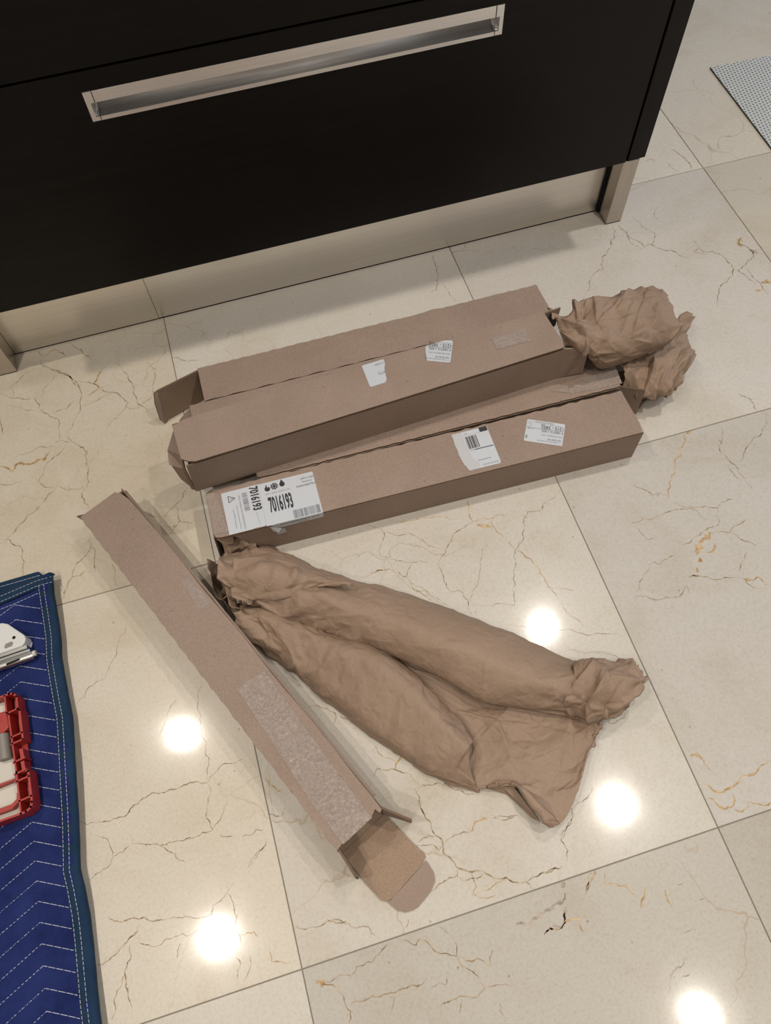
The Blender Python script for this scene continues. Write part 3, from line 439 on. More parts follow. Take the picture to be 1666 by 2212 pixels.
TINT = {(-1, -1): (0.525, 0.494, 0.444), (-2, -1): (0.575, 0.528, 0.455), (0, -1): (0.475, 0.450, 0.412), (-1, 0): (0.590, 0.556, 0.502), (-2, 0): (0.560, 0.505, 0.418),
        (0, 0): (0.545, 0.512, 0.465), (0, -2): (0.420, 0.392, 0.348), (-1, -2): (0.445, 0.417, 0.375), (-2, -2): (0.540, 0.508, 0.455), (1, 0): (0.530, 0.488, 0.420), (1, 1): (0.600, 0.555, 0.480), (0, 1): (0.640, 0.600, 0.525)}  # own stone tones, nearest tiles darkened in colour against too much lamp light
TILES = {}
for i in range(len(XS)-1):
    for j in range(len(YS)-1):
        o = bpy.data.objects.new('tile', TM); link(o)
        o.location = ((XS[i]+XS[i+1])/2, (YS[j]+YS[j+1])/2, 0)
        o.scale = ((XS[i+1]-XS[i]-0.0013)/0.6083, (YS[j+1]-YS[j]-0.0013)/0.6083, 1)
        key = (i-7, j-5)
        c = TINT.get(key, tuple(q*rng.uniform(0.96, 1.04) for q in (0.59, 0.548, 0.48)))
        o.color = (*c, 1)
        o.parent = floor
        TILES[key] = o
def vein_strip(mb, pts, w, rng):
    P = [Vector((a, b, 0)) for a, b in pts]
    # subdivide with jitter
    for it in range(3):
        Q = [P[0]]
        for a, b in zip(P[:-1], P[1:]):
            d = b-a; L = d.length
            if L > 0.004:
                n = Vector((-d.y, d.x, 0)).normalized() if L > 0 else Vector((0, 0, 0))
                Q.append((a+b)/2 + n*rng.uniform(-1, 1)*min(L*0.16, 0.004))
            Q.append(b)
        P = Q
    n = len(P); k = len(mb.v)
    for i, p in enumerate(P):
        a = P[max(0, i-1)]; b = P[min(n-1, i+1)]
        d = (b-a); d = d.normalized() if d.length > 1e-6 else Vector((1, 0, 0))
        nn = Vector((-d.y, d.x, 0))
        t = i/(n-1)
        hw = 0.00056*w*(0.35+1.0*rng.random())*(0.35+0.65*min(1, 6*t, 6*(1-t)))
        if w > 3: hw *= 0.6+1.1*rng.random()
        for s in (-1, 1):
            q = p+nn*hw*s; mb.v.append((q.x, q.y, 0.00012))
    for i in range(n-1):
        mb.f.append([k+2*i, k+2*i+1, k+2*i+3, k+2*i+2]); mb.i.append(0)
VB = {}
for w, k, pts in VEINS:
    mx = sum(a[0] for a in pts)/len(pts); my = sum(a[1] for a in pts)/len(pts)
    ti = max(i for i in range(len(XS)) if XS[i] <= mx)-7; tj = max(j for j in range(len(YS)) if YS[j] <= my)-5
    vein_strip(VB.setdefault((ti, tj, k), MB()), pts, w, rng)
for (ti, tj, k), mbv in VB.items():
    o = mesh('vein', mbv.v, mbv.f, M_VEIN[k], fix=False)
    for p in o.data.polygons:
        if p.normal.z < 0: p.flip()
    t = TILES[(ti, tj)]
    o.parent = t
    o.matrix_parent_inverse = (Matrix.Translation(t.location) @ Matrix.Diagonal((*t.scale, 1))).inverted()

def struct(o): o['kind'] = 'structure'; return o
mb = MB(); mb.box(X0-0.1, X1+0.1, Y0-0.1, Y1+0.1, CEIL+0.03, CEIL+0.13); struct(mb.build('ceiling', M_CEIL))
mb = MB(); mb.box(X0-0.1, X0, Y0-0.1, Y1+0.1, -0.06, CEIL+0.03); struct(mb.build('wall_left', M_WALL))
mb = MB(); mb.box(X0, X1, Y0-0.1, Y0, -0.06, CEIL+0.03); struct(mb.build('wall_front', M_WALL))
mb = MB(); mb.box(X0, X1, Y1, Y1+0.1, -0.06, CEIL+0.03); struct(mb.build('wall_back', M_WALL))
# right wall with a window opening
wy0, wy1, wz0, wz1 = -0.2, 2.2, 0.9, 2.2
mb = MB()
mb.box(X1, X1+0.1, Y0-0.1, wy0, -0.06, CEIL+0.03); mb.box(X1, X1+0.1, wy1, Y1+0.1, -0.06, CEIL+0.03)
mb.box(X1, X1+0.1, wy0, wy1, -0.06, wz0); mb.box(X1, X1+0.1, wy0, wy1, wz1, CEIL+0.03)
struct(mb.build('wall_right', M_WALL))
mb = MB()
for a in (wy0, (wy0+wy1)/2-0.025, wy1-0.05): mb.box(X1+0.02, X1+0.08, a, a+0.05, wz0, wz1)
mb.box(X1+0.02, X1+0.08, wy0, wy1, wz0, wz0+0.05); mb.box(X1+0.02, X1+0.08, wy0, wy1, wz1-0.05, wz1)
win = struct(mb.build('window_1', M_WPLASTIC))
for a in (wy0+0.05, (wy0+wy1)/2+0.025):
    mb = MB(); mb.box(X1+0.048, X1+0.052, a, a+(wy1-wy0)/2-0.075, wz0+0.05, wz1-0.05); mb.build('pane', M_GLASS, win)

# ceiling downlights, on the grid their reflections and shadows give; fourth row added as fill
def disc(mb, c, r0, r1, z0, z1, n=32, mi=0):
    k = len(mb.v)
    for a in range(n):
        t = 2*math.pi*a/n
        mb.v.append((c[0]+r0*math.cos(t), c[1]+r0*math.sin(t), z0)); mb.v.append((c[0]+r1*math.cos(t), c[1]+r1*math.sin(t), z1))
    for a in range(n):
        b = (a+1) % n
        mb.f.append([k+2*a, k+2*b, k+2*b+1, k+2*a+1]); mb.i.append(mi)
XN = {-3.12: 'far left column', -1.265: 'left column', 0.595: 'right column', 2.45: 'far right column'}
YN = {-2.16: 'fourth row from the island', -1.31: 'third row from the island', -0.464: 'second row from the island', 0.43: 'row in front of the island', 1.33: 'row beyond the island front'}
for lx in LIGHT_X:
    for ly in LIGHT_Y:
        if ly > 1 and lx < 2: continue       # none above the island itself
        t = thing('downlight', 'round recessed ceiling downlight, %s, %s' % (XN[lx], YN[ly]), 'downlight', (lx, ly, CEIL), 'ceiling downlights')
        mb = MB(); disc(mb, (lx, ly), LIGHT_R+0.002, LIGHT_R+0.02, CEIL+0.004, CEIL+0.004); disc(mb, (lx, ly), LIGHT_R+0.02, LIGHT_R+0.022, CEIL+0.004, CEIL+0.03); disc(mb, (lx, ly), LIGHT_R+0.002, LIGHT_R+0.002, CEIL+0.004, CEIL+0.012)
        mb.build('trim_ring', M_CEIL, t)
        n = 28
        o = mesh('lamp_lens', [(lx+LIGHT_R*math.cos(2*math.pi*a/n), ly+LIGHT_R*math.sin(2*math.pi*a/n), CEIL+0.008) for a in range(n)], [list(range(n-1, -1, -1))], M_GLOW, t, fix=False)

        sd = bpy.data.lights.new('lamp', 'SPOT'); sd.energy = SPOT_W; sd.color = LIGHT_COL; sd.spot_size = math.radians(88); sd.spot_blend = 1.0; sd.shadow_soft_size = 0.018
        so = bpy.data.objects.new('lamp', sd); link(so); so.location = (0, 0, -0.006); so.parent = t

# ================================================================== KITCHEN ISLAND
TH = 0.0105
tx, ty = math.cos(TH), math.sin(TH)
FY = 0.5165
def I3(lx, d, z):
    """lx along the island front, d = depth behind the front plane"""
    q = FY + d
    return Vector((tx*lx - ty*q, ty*lx + tx*q, z))
def ibox(mb, l0, l1, d0, d1, z0, z1, mi=0):
    mb.prism([I3(l0, d0, z0), I3(l1, d0, z0), I3(l1, d1, z0), I3(l0, d1, z0)], (0, 0, z1-z0), mi)
isl = thing('kitchen_island', 'dark wood kitchen island with steel plinth, legs and recessed drawer pull', 'kitchen island', I3(-0.27, 0.3, 0))
IL, IR = -0.925, 0.3845
DZ = 0.1514
hl, hr, hzb, hzt = -0.5779, 0.0512, 0.4567, 0.5010
dl, dr = -0.887, 0.3435
# front board with the pull's slot cut through it
V = []; F = []
for d in (0, 0.021):
    for l, z in ((dl, DZ), (dr, DZ), (dr, 0.5285), (dl, 0.5285), (hl+0.004, hzb+0.004), (hr-0.004, hzb+0.004), (hr-0.004, hzt-0.004), (hl+0.004, hzt-0.004)):
        V.append(I3(l, d, z))
for k in range(4):
    j = (k+1) % 4
    F += [[k, j, 4+j, 4+k], [8+j, 8+k, 12+k, 12+j], [j, k, 8+k, 8+j], [4+k, 4+j, 12+j, 12+k]]
drawer = bevel(mesh('drawer_front', V, F, M_WOOD, isl), 0.0006, 1)
mb = MB(); ibox(mb, dl, dr, 0, 0.021, 0.5315, 0.868); bevel(mb.build('drawer_front', M_WOOD, isl), 0.0008, 1)
mb = MB(); ibox(mb, dr+0.0045, IR, 0, 0.86, 0.1535, 0.868); bevel(mb.build('side_panel', M_WOOD, isl), 0.0008, 1)
mb = MB(); ibox(mb, IL-0.004, dl-0.0045, 0, 0.86, 0.1535, 0.868); bevel(mb.build('side_panel', M_WOOD, isl), 0.0008, 1)
mb = MB(); ibox(mb, dl-0.003, dr+0.003, 0.03, 0.84, 0.156, 0.868); mb.build('carcass', M_BLACK, isl)
mb = MB(); ibox(mb, IL-0.004, 0.372, -0.058, 0.92, 0.87, 0.905); bevel(mb.build('worktop', M_STONE, isl), 0.002, 2)
# plinth in two sheets
mb = MB(); ibox(mb, -0.8895, -0.606, 0.0430, 0.047, 0.004, 0.153); mb.build('plinth', M_STEEL, isl)
mb = MB(); ibox(mb, -0.6052, 0.3355, 0.0434, 0.047, 0.004, 0.153); mb.build('plinth', M_STEEL, isl)
mb = MB(); ibox(mb, -0.8895, 0.3355, 0.0445, 0.05, 0.0, 0.004); mb.build('plinth_seal', M_BLACK, isl)
for l0, l1 in ((0.3400, 0.3745), (-0.9249, -0.8900)):
    mb = MB(); ibox(mb, l0, l1, 0, 0.055, 0.002, 0.1532); lg = bevel(mb.build('leg', M_LEG, isl), 0.0012, 2)
    mb = MB(); ibox(mb, l0+0.001, l1-0.001, 0.001, 0.054, 0.0, 0.002); mb.build('foot_pad', M_BLACK, lg)
mb = MB(); ibox(mb, 0.3365, 0.3398, 0.036, 0.045, 0.004, 0.153); mb.build('corner_strip', M_BLACK, isl)
# recessed pull: channel profile swept between the two end caps
pull = thing_pull = None
def profile():
    zt, zb = hzt, hzb
    mid, low = zt-0.0172, zb+0.0062
    P = [(-0.0016, zt), (-0.0016, mid), (0.0, mid-0.0002), (0.0200, mid-0.0006)]
    R_ = mid-low; n = 16
    for k in range(n+1):      # quarter-round scoop, deep under the lip and running out to the bottom lip
        t = math.radians(90*k/n); P.append((0.0195*math.cos(t)+0.0006, mid-0.0012-(R_-0.0012)*math.sin(t)))
    P += [(-0.0020, low), (-0.0020, zb), ]
    return P
PR = profile()
cl, cr = hl+0.0125, hr-0.0125
vts = [I3(cl+0.0004, d, z) for d, z in PR] + [I3(cr-0.0004, d, z) for d, z in PR]
n = len(PR)
fc = [[k, k+1, n+k+1, n+k] for k in range(n-1)]
pullo = mesh('drawer_pull', vts, fc, M_PULL, isl, smooth=False)
for p in pullo.data.polygons:
    if 3 < p.index < n-3: p.use_smooth = True
md = pullo.modifiers.new('sol', 'SOLIDIFY'); md.thickness = 0.0012; md.offset = 1
for side in (0, 1):
    mb = MB(); mid, low = hzt-0.0172, hzb+0.0062
    e0, e1 = (hl, cl) if side == 0 else (cr, hr)
    ex0, ex1 = (hl, hl+0.0062) if side == 0 else (hr-0.0062, hr)
    ibox(mb, e0, e1, -0.0018, 0.003, mid, hzt); ibox(mb, e0, e1, -0.0018, 0.003, hzb, low); ibox(mb, ex0, ex1, -0.0018, 0.003, low, mid)
    # scooped end: quarter bowl
    inn = ex1 if side == 0 else ex0; out = e1 if side == 0 else e0
    m_ = 8; k0 = len(mb.v)
    for a in range(m_+1):
        t = a/m_; z = mid + (low-mid)*t
        dmax = 0.0195*math.cos(math.asin(min(1, t))) + 0.0005
        for b_ in range(5):
            s = b_/4
            mb.v.append(tuple(I3(inn+(out-inn)*s, 0.001+dmax*math.sin(s*math.pi/2), z)))
    for a in range(m_):
        for b_ in range(4):
            q = k0+a*5+b_; mb.f.append([q, q+1, q+6, q+5]); mb.i.append(0)
    mb.build('pull_end_cap', M_PULL, pullo)
    g = MB(); gx = cl if side == 0 else cr
    ibox(g, gx-0.0005, gx+0.0005, -0.0021, 0.002, hzb+0.0005, low); g.build('cap_joint', M_BLACK, pullo)
    g = MB(); ibox(g, gx-0.0005, gx+0.0005, -0.0021, 0.002, mid, hzt-0.0005); g.build('cap_joint', M_BLACK, pullo)

# ================================================================== FLOOR MAT
matt = thing('floor_mat', 'light grey woven vinyl floor mat beside the island', 'mat', (1.2, 0.6, 0))
mo = [(0.7865, 0.9244), (1.45, 0.905), (1.42, 0.0), (0.765, 0.02)]
mb = MB(); mb.prism([(a, b, 0.0024) for a, b in mo], (0, 0, 0.0016)); mb.build('woven_top', M_MAT, matt)
mb = MB(); mb.prism([(a-0.0008*(1 if a < 1 else -1), b, 0.0004) for a, b in mo], (0, 0, 0.0020)); mb.build('backing', M_MATEDGE, matt)

# ================================================================== CARTONS
T = 0.0032
class Frame:
    def __init__(s, o, a, z0, L, W, H, flip=False):
        s.o = Vector((o[0], o[1], 0)); s.a = Vector((a[0], a[1], 0)).normalized()
        s.b = Vector((-s.a.y, s.a.x, 0)) * (-1 if flip else 1)
        s.z0, s.L, s.W, s.H = z0, L, W, H
    def __call__(s, u, v, w): return s.o + s.a*u + s.b*v + Vector((0, 0, s.z0+w))
    def off(s, u, v, w): return s.a*u + s.b*v + Vector((0, 0, w))
def carton(fr, name, label, rng, back='wavy', front_poly=None, top_poly=None, ends=(True, True), group='long shipping cartons'):
    t = thing(name, label, 'box', fr(fr.L/2, fr.W/2, 0), group)
    L, W, H = fr.L, fr.W, fr.H
    P = {}
    if top_poly is None:
        e = [fr(0, 0, H), fr(L, 0, H), fr(L, W, H)]
        e += wavy(fr(L, W, H), fr(0, W, H), 60, 0.0016, fr.off(0, 1, 0), rng)
        e.append(fr(0, W, H))
    else:
        e = [fr(*q) for q in top_poly]
    mb = MB(); mb.prism(e, (0, 0, -T), 0, 1); P['top'] = mb.build('top_panel', [M_KRAFT, M_EDGE], t)
    fp = front_poly or [(0, H-T), (L, H-T), (L, 0), (0, 0)]
    mb = MB(); mb.prism([fr(u, 0, w) for u, w in fp], fr.off(0, T, 0), 0, 1); P['front'] = mb.build('front_panel', [M_KRAFT, M_EDGE], t)
    mb = MB(); mb.prism([fr(0, W-T, 0), fr(L, W-T, 0), fr(L, W-T, H-T), fr(0, W-T, H-T)], fr.off(0, T-0.001, 0), 0, 1); P['back'] = mb.build('back_panel', [M_KRAFT, M_EDGE], t)
    mb = MB(); mb.prism([fr(0, T, 0), fr(L, T, 0), fr(L, W-T, 0), fr(0, W-T, 0)], (0, 0, T), 0, 1); P['bottom'] = mb.build('bottom_panel', [M_KRAFT_IN, M_EDGE], t)
    if ends[0]:
        mb = MB(); mb.prism([fr(0.001, T, T), fr(0.001, W-T, T), fr(0.001, W-T, H-T), fr(0.001, T, H-T)], fr.off(T, 0, 0), 0, 1); mb.build('end_panel', [M_KRAFT, M_EDGE], t)
    if ends[1]:
        mb = MB(); mb.prism([fr(L-0.001, T, T), fr(L-0.001, W-T, T), fr(L-0.001, W-T, H-T), fr(L-0.001, T, H-T)], fr.off(-T, 0, 0), 0, 1); mb.build('end_panel', [M_KRAFT, M_EDGE], t)
    return t, P
def flap(parent, pts, nrm, name='end_flap', m=None, th=0.0028):
    mb = MB(); mb.prism([Vector(p) for p in pts], Vector(nrm).normalized()*th, 0, 1)
    return mb.build(name, [m or M_KRAFT, M_EDGE], parent)
def tape_patch(parent, fr, pts, w=None, jag=0.003, rng=None):
    w = (fr.H + 0.0004) if w is None else w
    P = [fr(u, v, w) for u, v in pts]
    e = []
    for k in range(len(P)):
        q, r = P[k], P[(k+1) % len(P)]
        e.append(q)
        if jag and k % 2 == 0:
            e += wavy(q, r, 14, jag*0.5, (r-q).cross(Vector((0, 0, 1))).normalized(), rng)
    mb = MB(); mb.prism(e, (0, 0, 0.00025)); return mb.build('clear_tape', M_TAPE, parent)

# ---- front carton with the big parts label
rng = random.Random(11)
FA = Frame((-0.588, -0.001), (0.7318, -0.0186), 0.0, 0.732, 0.0895, 0.080)
fpoly = [(0.028, 0.0768), (0.732, 0.0768), (0.732, 0.0), (0.5, -0.0), (0.075, 0.0), (0.066, 0.003), (0.058, 0.010), (0.062, 0.018), (0.052, 0.026), (0.047, 0.036), (0.050, 0.044), (0.040, 0.055), (0.036, 0.066)]
top = [(0.0, 0.012, FA.H), (0.004, 0.002, FA.H), (0.012, 0.0, FA.H), (0.73, 0.0, FA.H), (0.732, 0.02, FA.H), (0.728, 0.0895, FA.H)]
for k in range(1, 70):
    u = 0.728*(1-k/70); top.append((u, 0.0885+0.0012*math.sin(k*2.1+rng.random()*2)+0.0012*(rng.random()-0.5), FA.H))
top += [(0.012, 0.087, FA.H), (0.0, 0.082, FA.H)]
boxA, PA = carton(FA, 'shipping_carton', 'closed brown carton nearest the camera side of the stack, with large part-number label', rng, front_poly=fpoly, top_poly=top, ends=(False, True))
# crushed left end: end panel leaning out, torn corner edges
flap(boxA, [FA(0.0, 0.004, 0.077), FA(-0.006, 0.006, 0.002), FA(-0.008, 0.086, 0.002), FA(0.0, 0.086, 0.077)], FA.off(1, 0, 0), 'end_panel', M_KRAFT)
flap(boxA, [FA(0.004, 0.0, 0.077), FA(0.030, 0.003, 0.074), FA(0.026, -0.001, 0.052), FA(0.012, -0.004, 0.060)], FA.off(0, 1, 0), 'torn_flap', M_KRAFT_IN)
flap(boxA, [FA(0.050, -0.002, 0.030), FA(0.066, -0.006, 0.004), FA(0.044, -0.004, 0.002), FA(0.040, -0.001, 0.022)], FA.off(0, 1, 0), 'torn_flap', M_KRAFT)
tape_patch(boxA, FA, [(0.001, 0.085), (0.020, 0.083), (0.024, 0.006), (0.003, 0.008)], rng=rng, jag=0)
# big part label, wrapping over the front edge
H = FA.H
def topf(fr, h=0.0): return fr(0, 0, fr.H+h)
def label_sheet(parent, fr, pts, mat=M_LABEL, h=0.0003, name='label'):
    mb = MB(); mb.prism([fr(u, v, fr.H+h) for u, v in pts], (0, 0, 0.00012)); return mb.build(name, mat, parent)
def rounded(x0, x1, y0, y1, r=0.0025, n=4, corners=(1, 1, 1, 1)):
    P = []
    for (cx, cy, a0, on) in ((x1-r, y1-r, 0, corners[0]), (x0+r, y1-r, 90, corners[1]), (x0+r, y0+r, 180, corners[2]), (x1-r, y0+r, 270, corners[3])):
        if not on:
            P.append((cx+r*(1 if a0 in (0, 270) else -1), cy+r*(1 if a0 in (0, 90) else -1))); continue
        for k in range(n+1):
            t = math.radians(a0+90*k/n); P.append((cx+r*math.cos(t), cy+r*math.sin(t)))
    return P
mainl = label_sheet(boxA, FA, rounded(0.0858, 0.1778, -0.0006, 0.0785, corners=(1, 0, 0, 0)))
mainl['label'] = 'white printed part label with number 7016193'
mb = MB(); mb.prism([FA(0.092, -0.0006, H+0.0004), FA(0.1778, -0.0006, H+0.0004), FA(0.1778, -0.0006, 0.0675), FA(0.1755, -0.0006, 0.0655), FA(0.110, -0.0006, 0.0655), FA(0.097, -0.0006, 0.0695)], FA.off(0, -0.00015, 0))
wrap = mb.build('label_wrap', M_LABEL, mainl)
mb = MB(); mb.prism([FA(0.0895, -0.0008, 0.077), FA(0.108, -0.0035, 0.068), FA(0.101, -0.006, 0.061), FA(0.093, -0.003, 0.064)], FA.off(0, -0.0003, 0)); mb.build('label_curl', M_LABELG, mainl)
mb = MB(); mb.prism([FA(0.098, -0.0006, 0.058), FA(0.112, -0.0006, 0.060), FA(0.1135, -0.0006, 0.045), FA(0.100, -0.0006, 0.043), FA(0.096, -0.0006, 0.049), FA(0.099, -0.0006, 0.052)], FA.off(0, -0.0002, 0)); mb.build('label_scrap', M_LABELG, boxA)
o0 = topf(FA, 0.00052); ux, uy = FA.a, FA.b
pr = MB()
def TX(s, x0, x1, y0, y1, mi=0, bold=0.0): put_text(pr, s, o0+ux*x0+uy*y0, ux, uy, x1-x0, y1-y0, mi, bold)
TX('7016193', 0.0965, 0.1350, 0.0205, 0.0508, 0, 0.035)
TX('SUB - ZERO GROUP, INC.', 0.0945, 0.1370, 0.0545, 0.0580, 1)
TX('07/11/23', 0.1560, 0.1768, 0.0680, 0.0712, 0, 0.01)
TX('Factory', 0.1575, 0.1735, 0.0615, 0.0648, 0, 0.01)
TX('Authorized Part', 0.1460, 0.1776, 0.0552, 0.0590, 0, 0.01)
barcode(pr, o0, ux, uy, 0.1315, 0.1752, 0.0008, 0.0160, rng, 24, 1)
# logo: flame, snowflake, drop
def shape(pts, cx, cy, s, mi=0): pr.poly([o0+ux*(cx+x*s)+uy*(cy+y*s) for x, y in pts], mi)
drop = [(0, 1.25), (0.25, 0.75)] + [(0.62*math.cos(math.radians(t)), 0.62*math.sin(math.radians(t))-0.05) for t in range(35, -216, -15)] + [(-0.25, 0.75)]
shape(drop, 0.1245, 0.0690, 0.0072)
flame = [(-0.1, 1.2), (0.05, 0.75), (-0.05, 0.45), (0.15, 0.25), (0.3, 0.55), (0.6, 0.25), (0.72, -0.15), (0.55, -0.6), (0.1, -0.78), (-0.4, -0.65), (-0.7, -0.2), (-0.6, 0.25), (-0.3, 0.65), (-0.25, 0.95)]
shape(flame, 0.0993, 0.0665, 0.0066)
for k in range(8):
    t = math.radians(k*45+10); c, s = math.cos(t), math.sin(t)
    R_ = 0.0068; w_ = 0.0006
    pr.poly([o0+ux*(0.1113+c*a-s*b)+uy*(0.0682+s*a+c*b) for a, b in ((0, -w_), (R_, -w_), (R_, w_), (0, w_))])
    for sg in (-1, 1):
        t2 = t+sg*0.8; c2, s2 = math.cos(t2), math.sin(t2); bx, by = c*R_*0.5, s*R_*0.5
        pr.poly([o0+ux*(0.1113+bx+c2*a-s2*b)+uy*(0.0682+by+s2*a+c2*b) for a, b in ((0, -w_*0.8), (R_*0.42, -w_*0.8), (R_*0.42, w_*0.8), (0, w_*0.8))])
mesh('print', pr.v, pr.f, [M_INK, M_INKG], mainl, pr.i, fix=False)
pr = MB()
put_text(pr, 'SLIDE,CRISPER BTM RT SVCE', FA(0.1065, -0.00085, 0.0722), ux, Vector((0, 0, 1)), 0.0640, 0.0042, 0, 0.012)
for k in range(5): rect(pr, FA(0.136, -0.00085, 0.0678), ux, Vector((0, 0, 1)), k*0.0034, k*0.0034+0.0024, 0, 0.0014)
mesh('print', pr.v, pr.f, [M_INK, M_INKG], mainl, pr.i, fix=False)
# small rotated label
sml = label_sheet(boxA, FA, [(0.0245, 0.0765), (0.0265, 0.0785), (0.0856, 0.0792), (0.0856, 0.002), (0.080, 0.0008), (0.070, 0.0016), (0.060, 0.0005), (0.0252, 0.0005)], h=0.00025)
sml['label'] = 'white warning label with the part number turned sideways'
pr = MB(); rx, ry = -FA.b, FA.a
o1 = topf(FA, 0.0005)
def TS(s, u0, u1, v0, v1, mi=0, bold=0.0): put_text(pr, s, o1+FA.a*u0+FA.b*v0, rx, ry, v0-v1, u1-u0, mi, bold)
TS('7016193', 0.0700, 0.0850, 0.0770, 0.0325, 0, 0.035)
barcode(pr, o1+FA.a*0.0570+FA.b*0.0690, rx, ry, 0, 0.0335, 0, 0.0085, rng, 20, 1)
TS('PROP 65 WARNING FOR CALIFORNIA RESIDENTS', 0.0508, 0.0536, 0.0670, 0.0040, 1)
TS('Cancer and Reproductive Harm -', 0.0440, 0.0470, 0.0500, 0.0040, 1)
TS('www.P65Warnings.ca.gov', 0.0375, 0.0405, 0.0440, 0.0080, 1)
tri = [(0.0455, 0.0640), (0.0345, 0.0700), (0.0345, 0.0580)]
for k in range(3):
    a = Vector((*tri[k], 0)); b = Vector((*tri[(k+1) % 3], 0)); nn = Vector((-(b-a).y, (b-a).x, 0)).normalized()*0.0005
    pr.poly([o1+FA.a*q.x+FA.b*q.y for q in (a-nn, b-nn, b+nn, a+nn)])
rect(pr, o1, FA.a, FA.b, 0.0375, 0.0425, 0.0636, 0.0645); rect(pr, o1, FA.a, FA.b, 0.0358, 0.0366, 0.0636, 0.0645)
rect(pr, o1+FA.a*0.0745+FA.b*0.028, (FA.a*0.06-FA.b).normalized(), FA.a, 0, 0.024, 0, 0.0004, 1); rect(pr, o1+FA.a*0.0745+FA.b*0.028, (FA.a*0.5-FA.b*0.5).normalized(), FA.a, -0.001, 0.0022, 0, 0.0004, 1)
mesh('print', pr.v, pr.f, [M_INK, M_INKG], sml, pr.i, fix=False)
# torn shipping label
tl = [(0.4196, 0.0835), (0.4822, 0.0842), (0.4828, 0.0115), (0.4812, 0.0092), (0.4798, 0.0085), (0.436, 0.0087), (0.4285, 0.0083), (0.4262, 0.0125), (0.4251, 0.0175), (0.4228, 0.022), (0.4213, 0.0306), (0.4199, 0.042), (0.4203, 0.052), (0.4192, 0.062), (0.4199, 0.073)]
tor = label_sheet(boxA, FA, tl); tor['label'] = 'white shipping label torn along its left side, with barcode'
lay = label_sheet(tor, FA, [(0.4199, 0.083), (0.436, 0.0833), (0.437, 0.068), (0.4385, 0.045), (0.4405, 0.03), (0.448, 0.018), (0.446, 0.0095), (0.436, 0.0090), (0.4290, 0.0090), (0.4258, 0.0175), (0.4219, 0.0306), (0.4208, 0.055)], M_LABELG, 0.00045, 'peeled_layer')
pr = MB(); o2 = topf(FA, 0.0006)
rect(pr, o2, FA.a, FA.b, 0.4675, 0.4813, 0.0755, 0.0842)
barcode(pr, o2, FA.a, FA.b, 0.4396, 0.4588, 0.0480, 0.0725, rng, 9, 0)
rect(pr, o2, FA.a, FA.b, 0.449, 0.4811, 0.0443, 0.0457); rect(pr, o2, FA.a, FA.b, 0.4404, 0.449, 0.0446, 0.0454, 1)
rect(pr, o2, FA.a, FA.b, 0.437, 0.4674, 0.0750, 0.0753, 1)
for k in range(9): rect(pr, o2, FA.a, FA.b, 0.4470+k*0.0026, 0.4470+k*0.0026+0.0018, 0.0226, 0.0240, 1)
for k in range(2): rect(pr, o2, FA.a, FA.b, 0.4523, 0.4805, 0.0122+k*0.0016, 0.0127+k*0.0016, 1)
for k in range(3): rect(pr, o2, FA.a, FA.b, 0.440+k*0.002, 0.4412+k*0.002, 0.0775, 0.0790, 1)
mesh('print', pr.v, pr.f, [M_INK, M_INKG], tor, pr.i, fix=False)
# address labels, upside down to the viewer
def address_label(parent, fr, BR, ex, ey, poly, cut=1.0, name='label'):
    """ex runs along the text, ey points down the text; both full label edges in the carton's own frame"""
    ex3 = fr.a*ex[0]+fr.b*ex[1]; ey3 = fr.a*ey[0]+fr.b*ey[1]
    org = fr(BR[0], BR[1], fr.H+0.0003)
    mb = MB(); mb.prism([org+ex3*x+ey3*y for x, y in poly], (0, 0, 0.00012)); lb = mb.build(name, M_LABEL, parent)
    Lx, Ly = ex3.length, ey3.length; ux, uy = ex3.normalized(), -ey3.normalized()
    pr = MB(); og = org+Vector((0, 0, 0.0003))
    def t(s, x0, x1, y0, y1, mi=0, bold=0.0):
        if x1 <= cut: put_text(pr, s, og+ex3*x0+ey3*y1, ux, uy, (x1-x0)*Lx, (y1-y0)*Ly, mi, bold)
    t('****  MBD APPLIANCE SERVICES', 0.04, 0.66, 0.075, 0.135, 1)
    t('5260 GENE CIR', 0.04, 0.40, 0.165, 0.245, 1, 0.012)
    t('WEST PALM BEACH FL 33415', 0.03, 0.58, 0.345, 0.41, 1)
    t('P: GREY12  I: RED', 0.03, 0.585, 0.505, 0.605, 0, 0.006)
    t('1215 - 5855', 0.03, 0.60, 0.655, 0.80, 0, 0.01)
    t('4888', 0.50, 0.62, 0.815, 0.865, 0)
    t('1Z0E3812B0180810', 0.03, 0.40, 0.825, 0.865, 1)
    t('S', 0.925, 0.975, 0.14, 0.27, 0, 0.02)
    t('I: 15', 0.82, 0.95, 0.56, 0.64, 0)
    def r(x0, x1, y0, y1, mi=1):
        x1 = min(x1, cut)
        pr.poly([og+ex3*x0+ey3*y0, og+ex3*x1+ey3*y0, og+ex3*x1+ey3*y1, og+ex3*x0+ey3*y1], mi)
    r(0.03, 0.99, 0.625, 0.640)
    if cut >= 1:
        r(0.88, 0.99, 0.68, 0.69); r(0.88, 0.99, 0.82, 0.83); r(0.88, 0.888, 0.68, 0.83); r(0.3, 0.99, 0.90, 0.908)
        for k in range(9): r(0.3+k*0.055, 0.335+k*0.055, 0.925, 0.95)
    pr_o = mesh('print', pr.v, pr.f, [M_INK, M_INKG], lb, pr.i, fix=False)
    return lb
lb = address_label(boxA, FA, (0.5902, 0.0112), (-0.0577, 0.0280), (0.0206, 0.0392), [(x, y) for x, y in rounded(0, 1, 0, 1, 0.045)])
lb['label'] = 'white address label turned upside down'

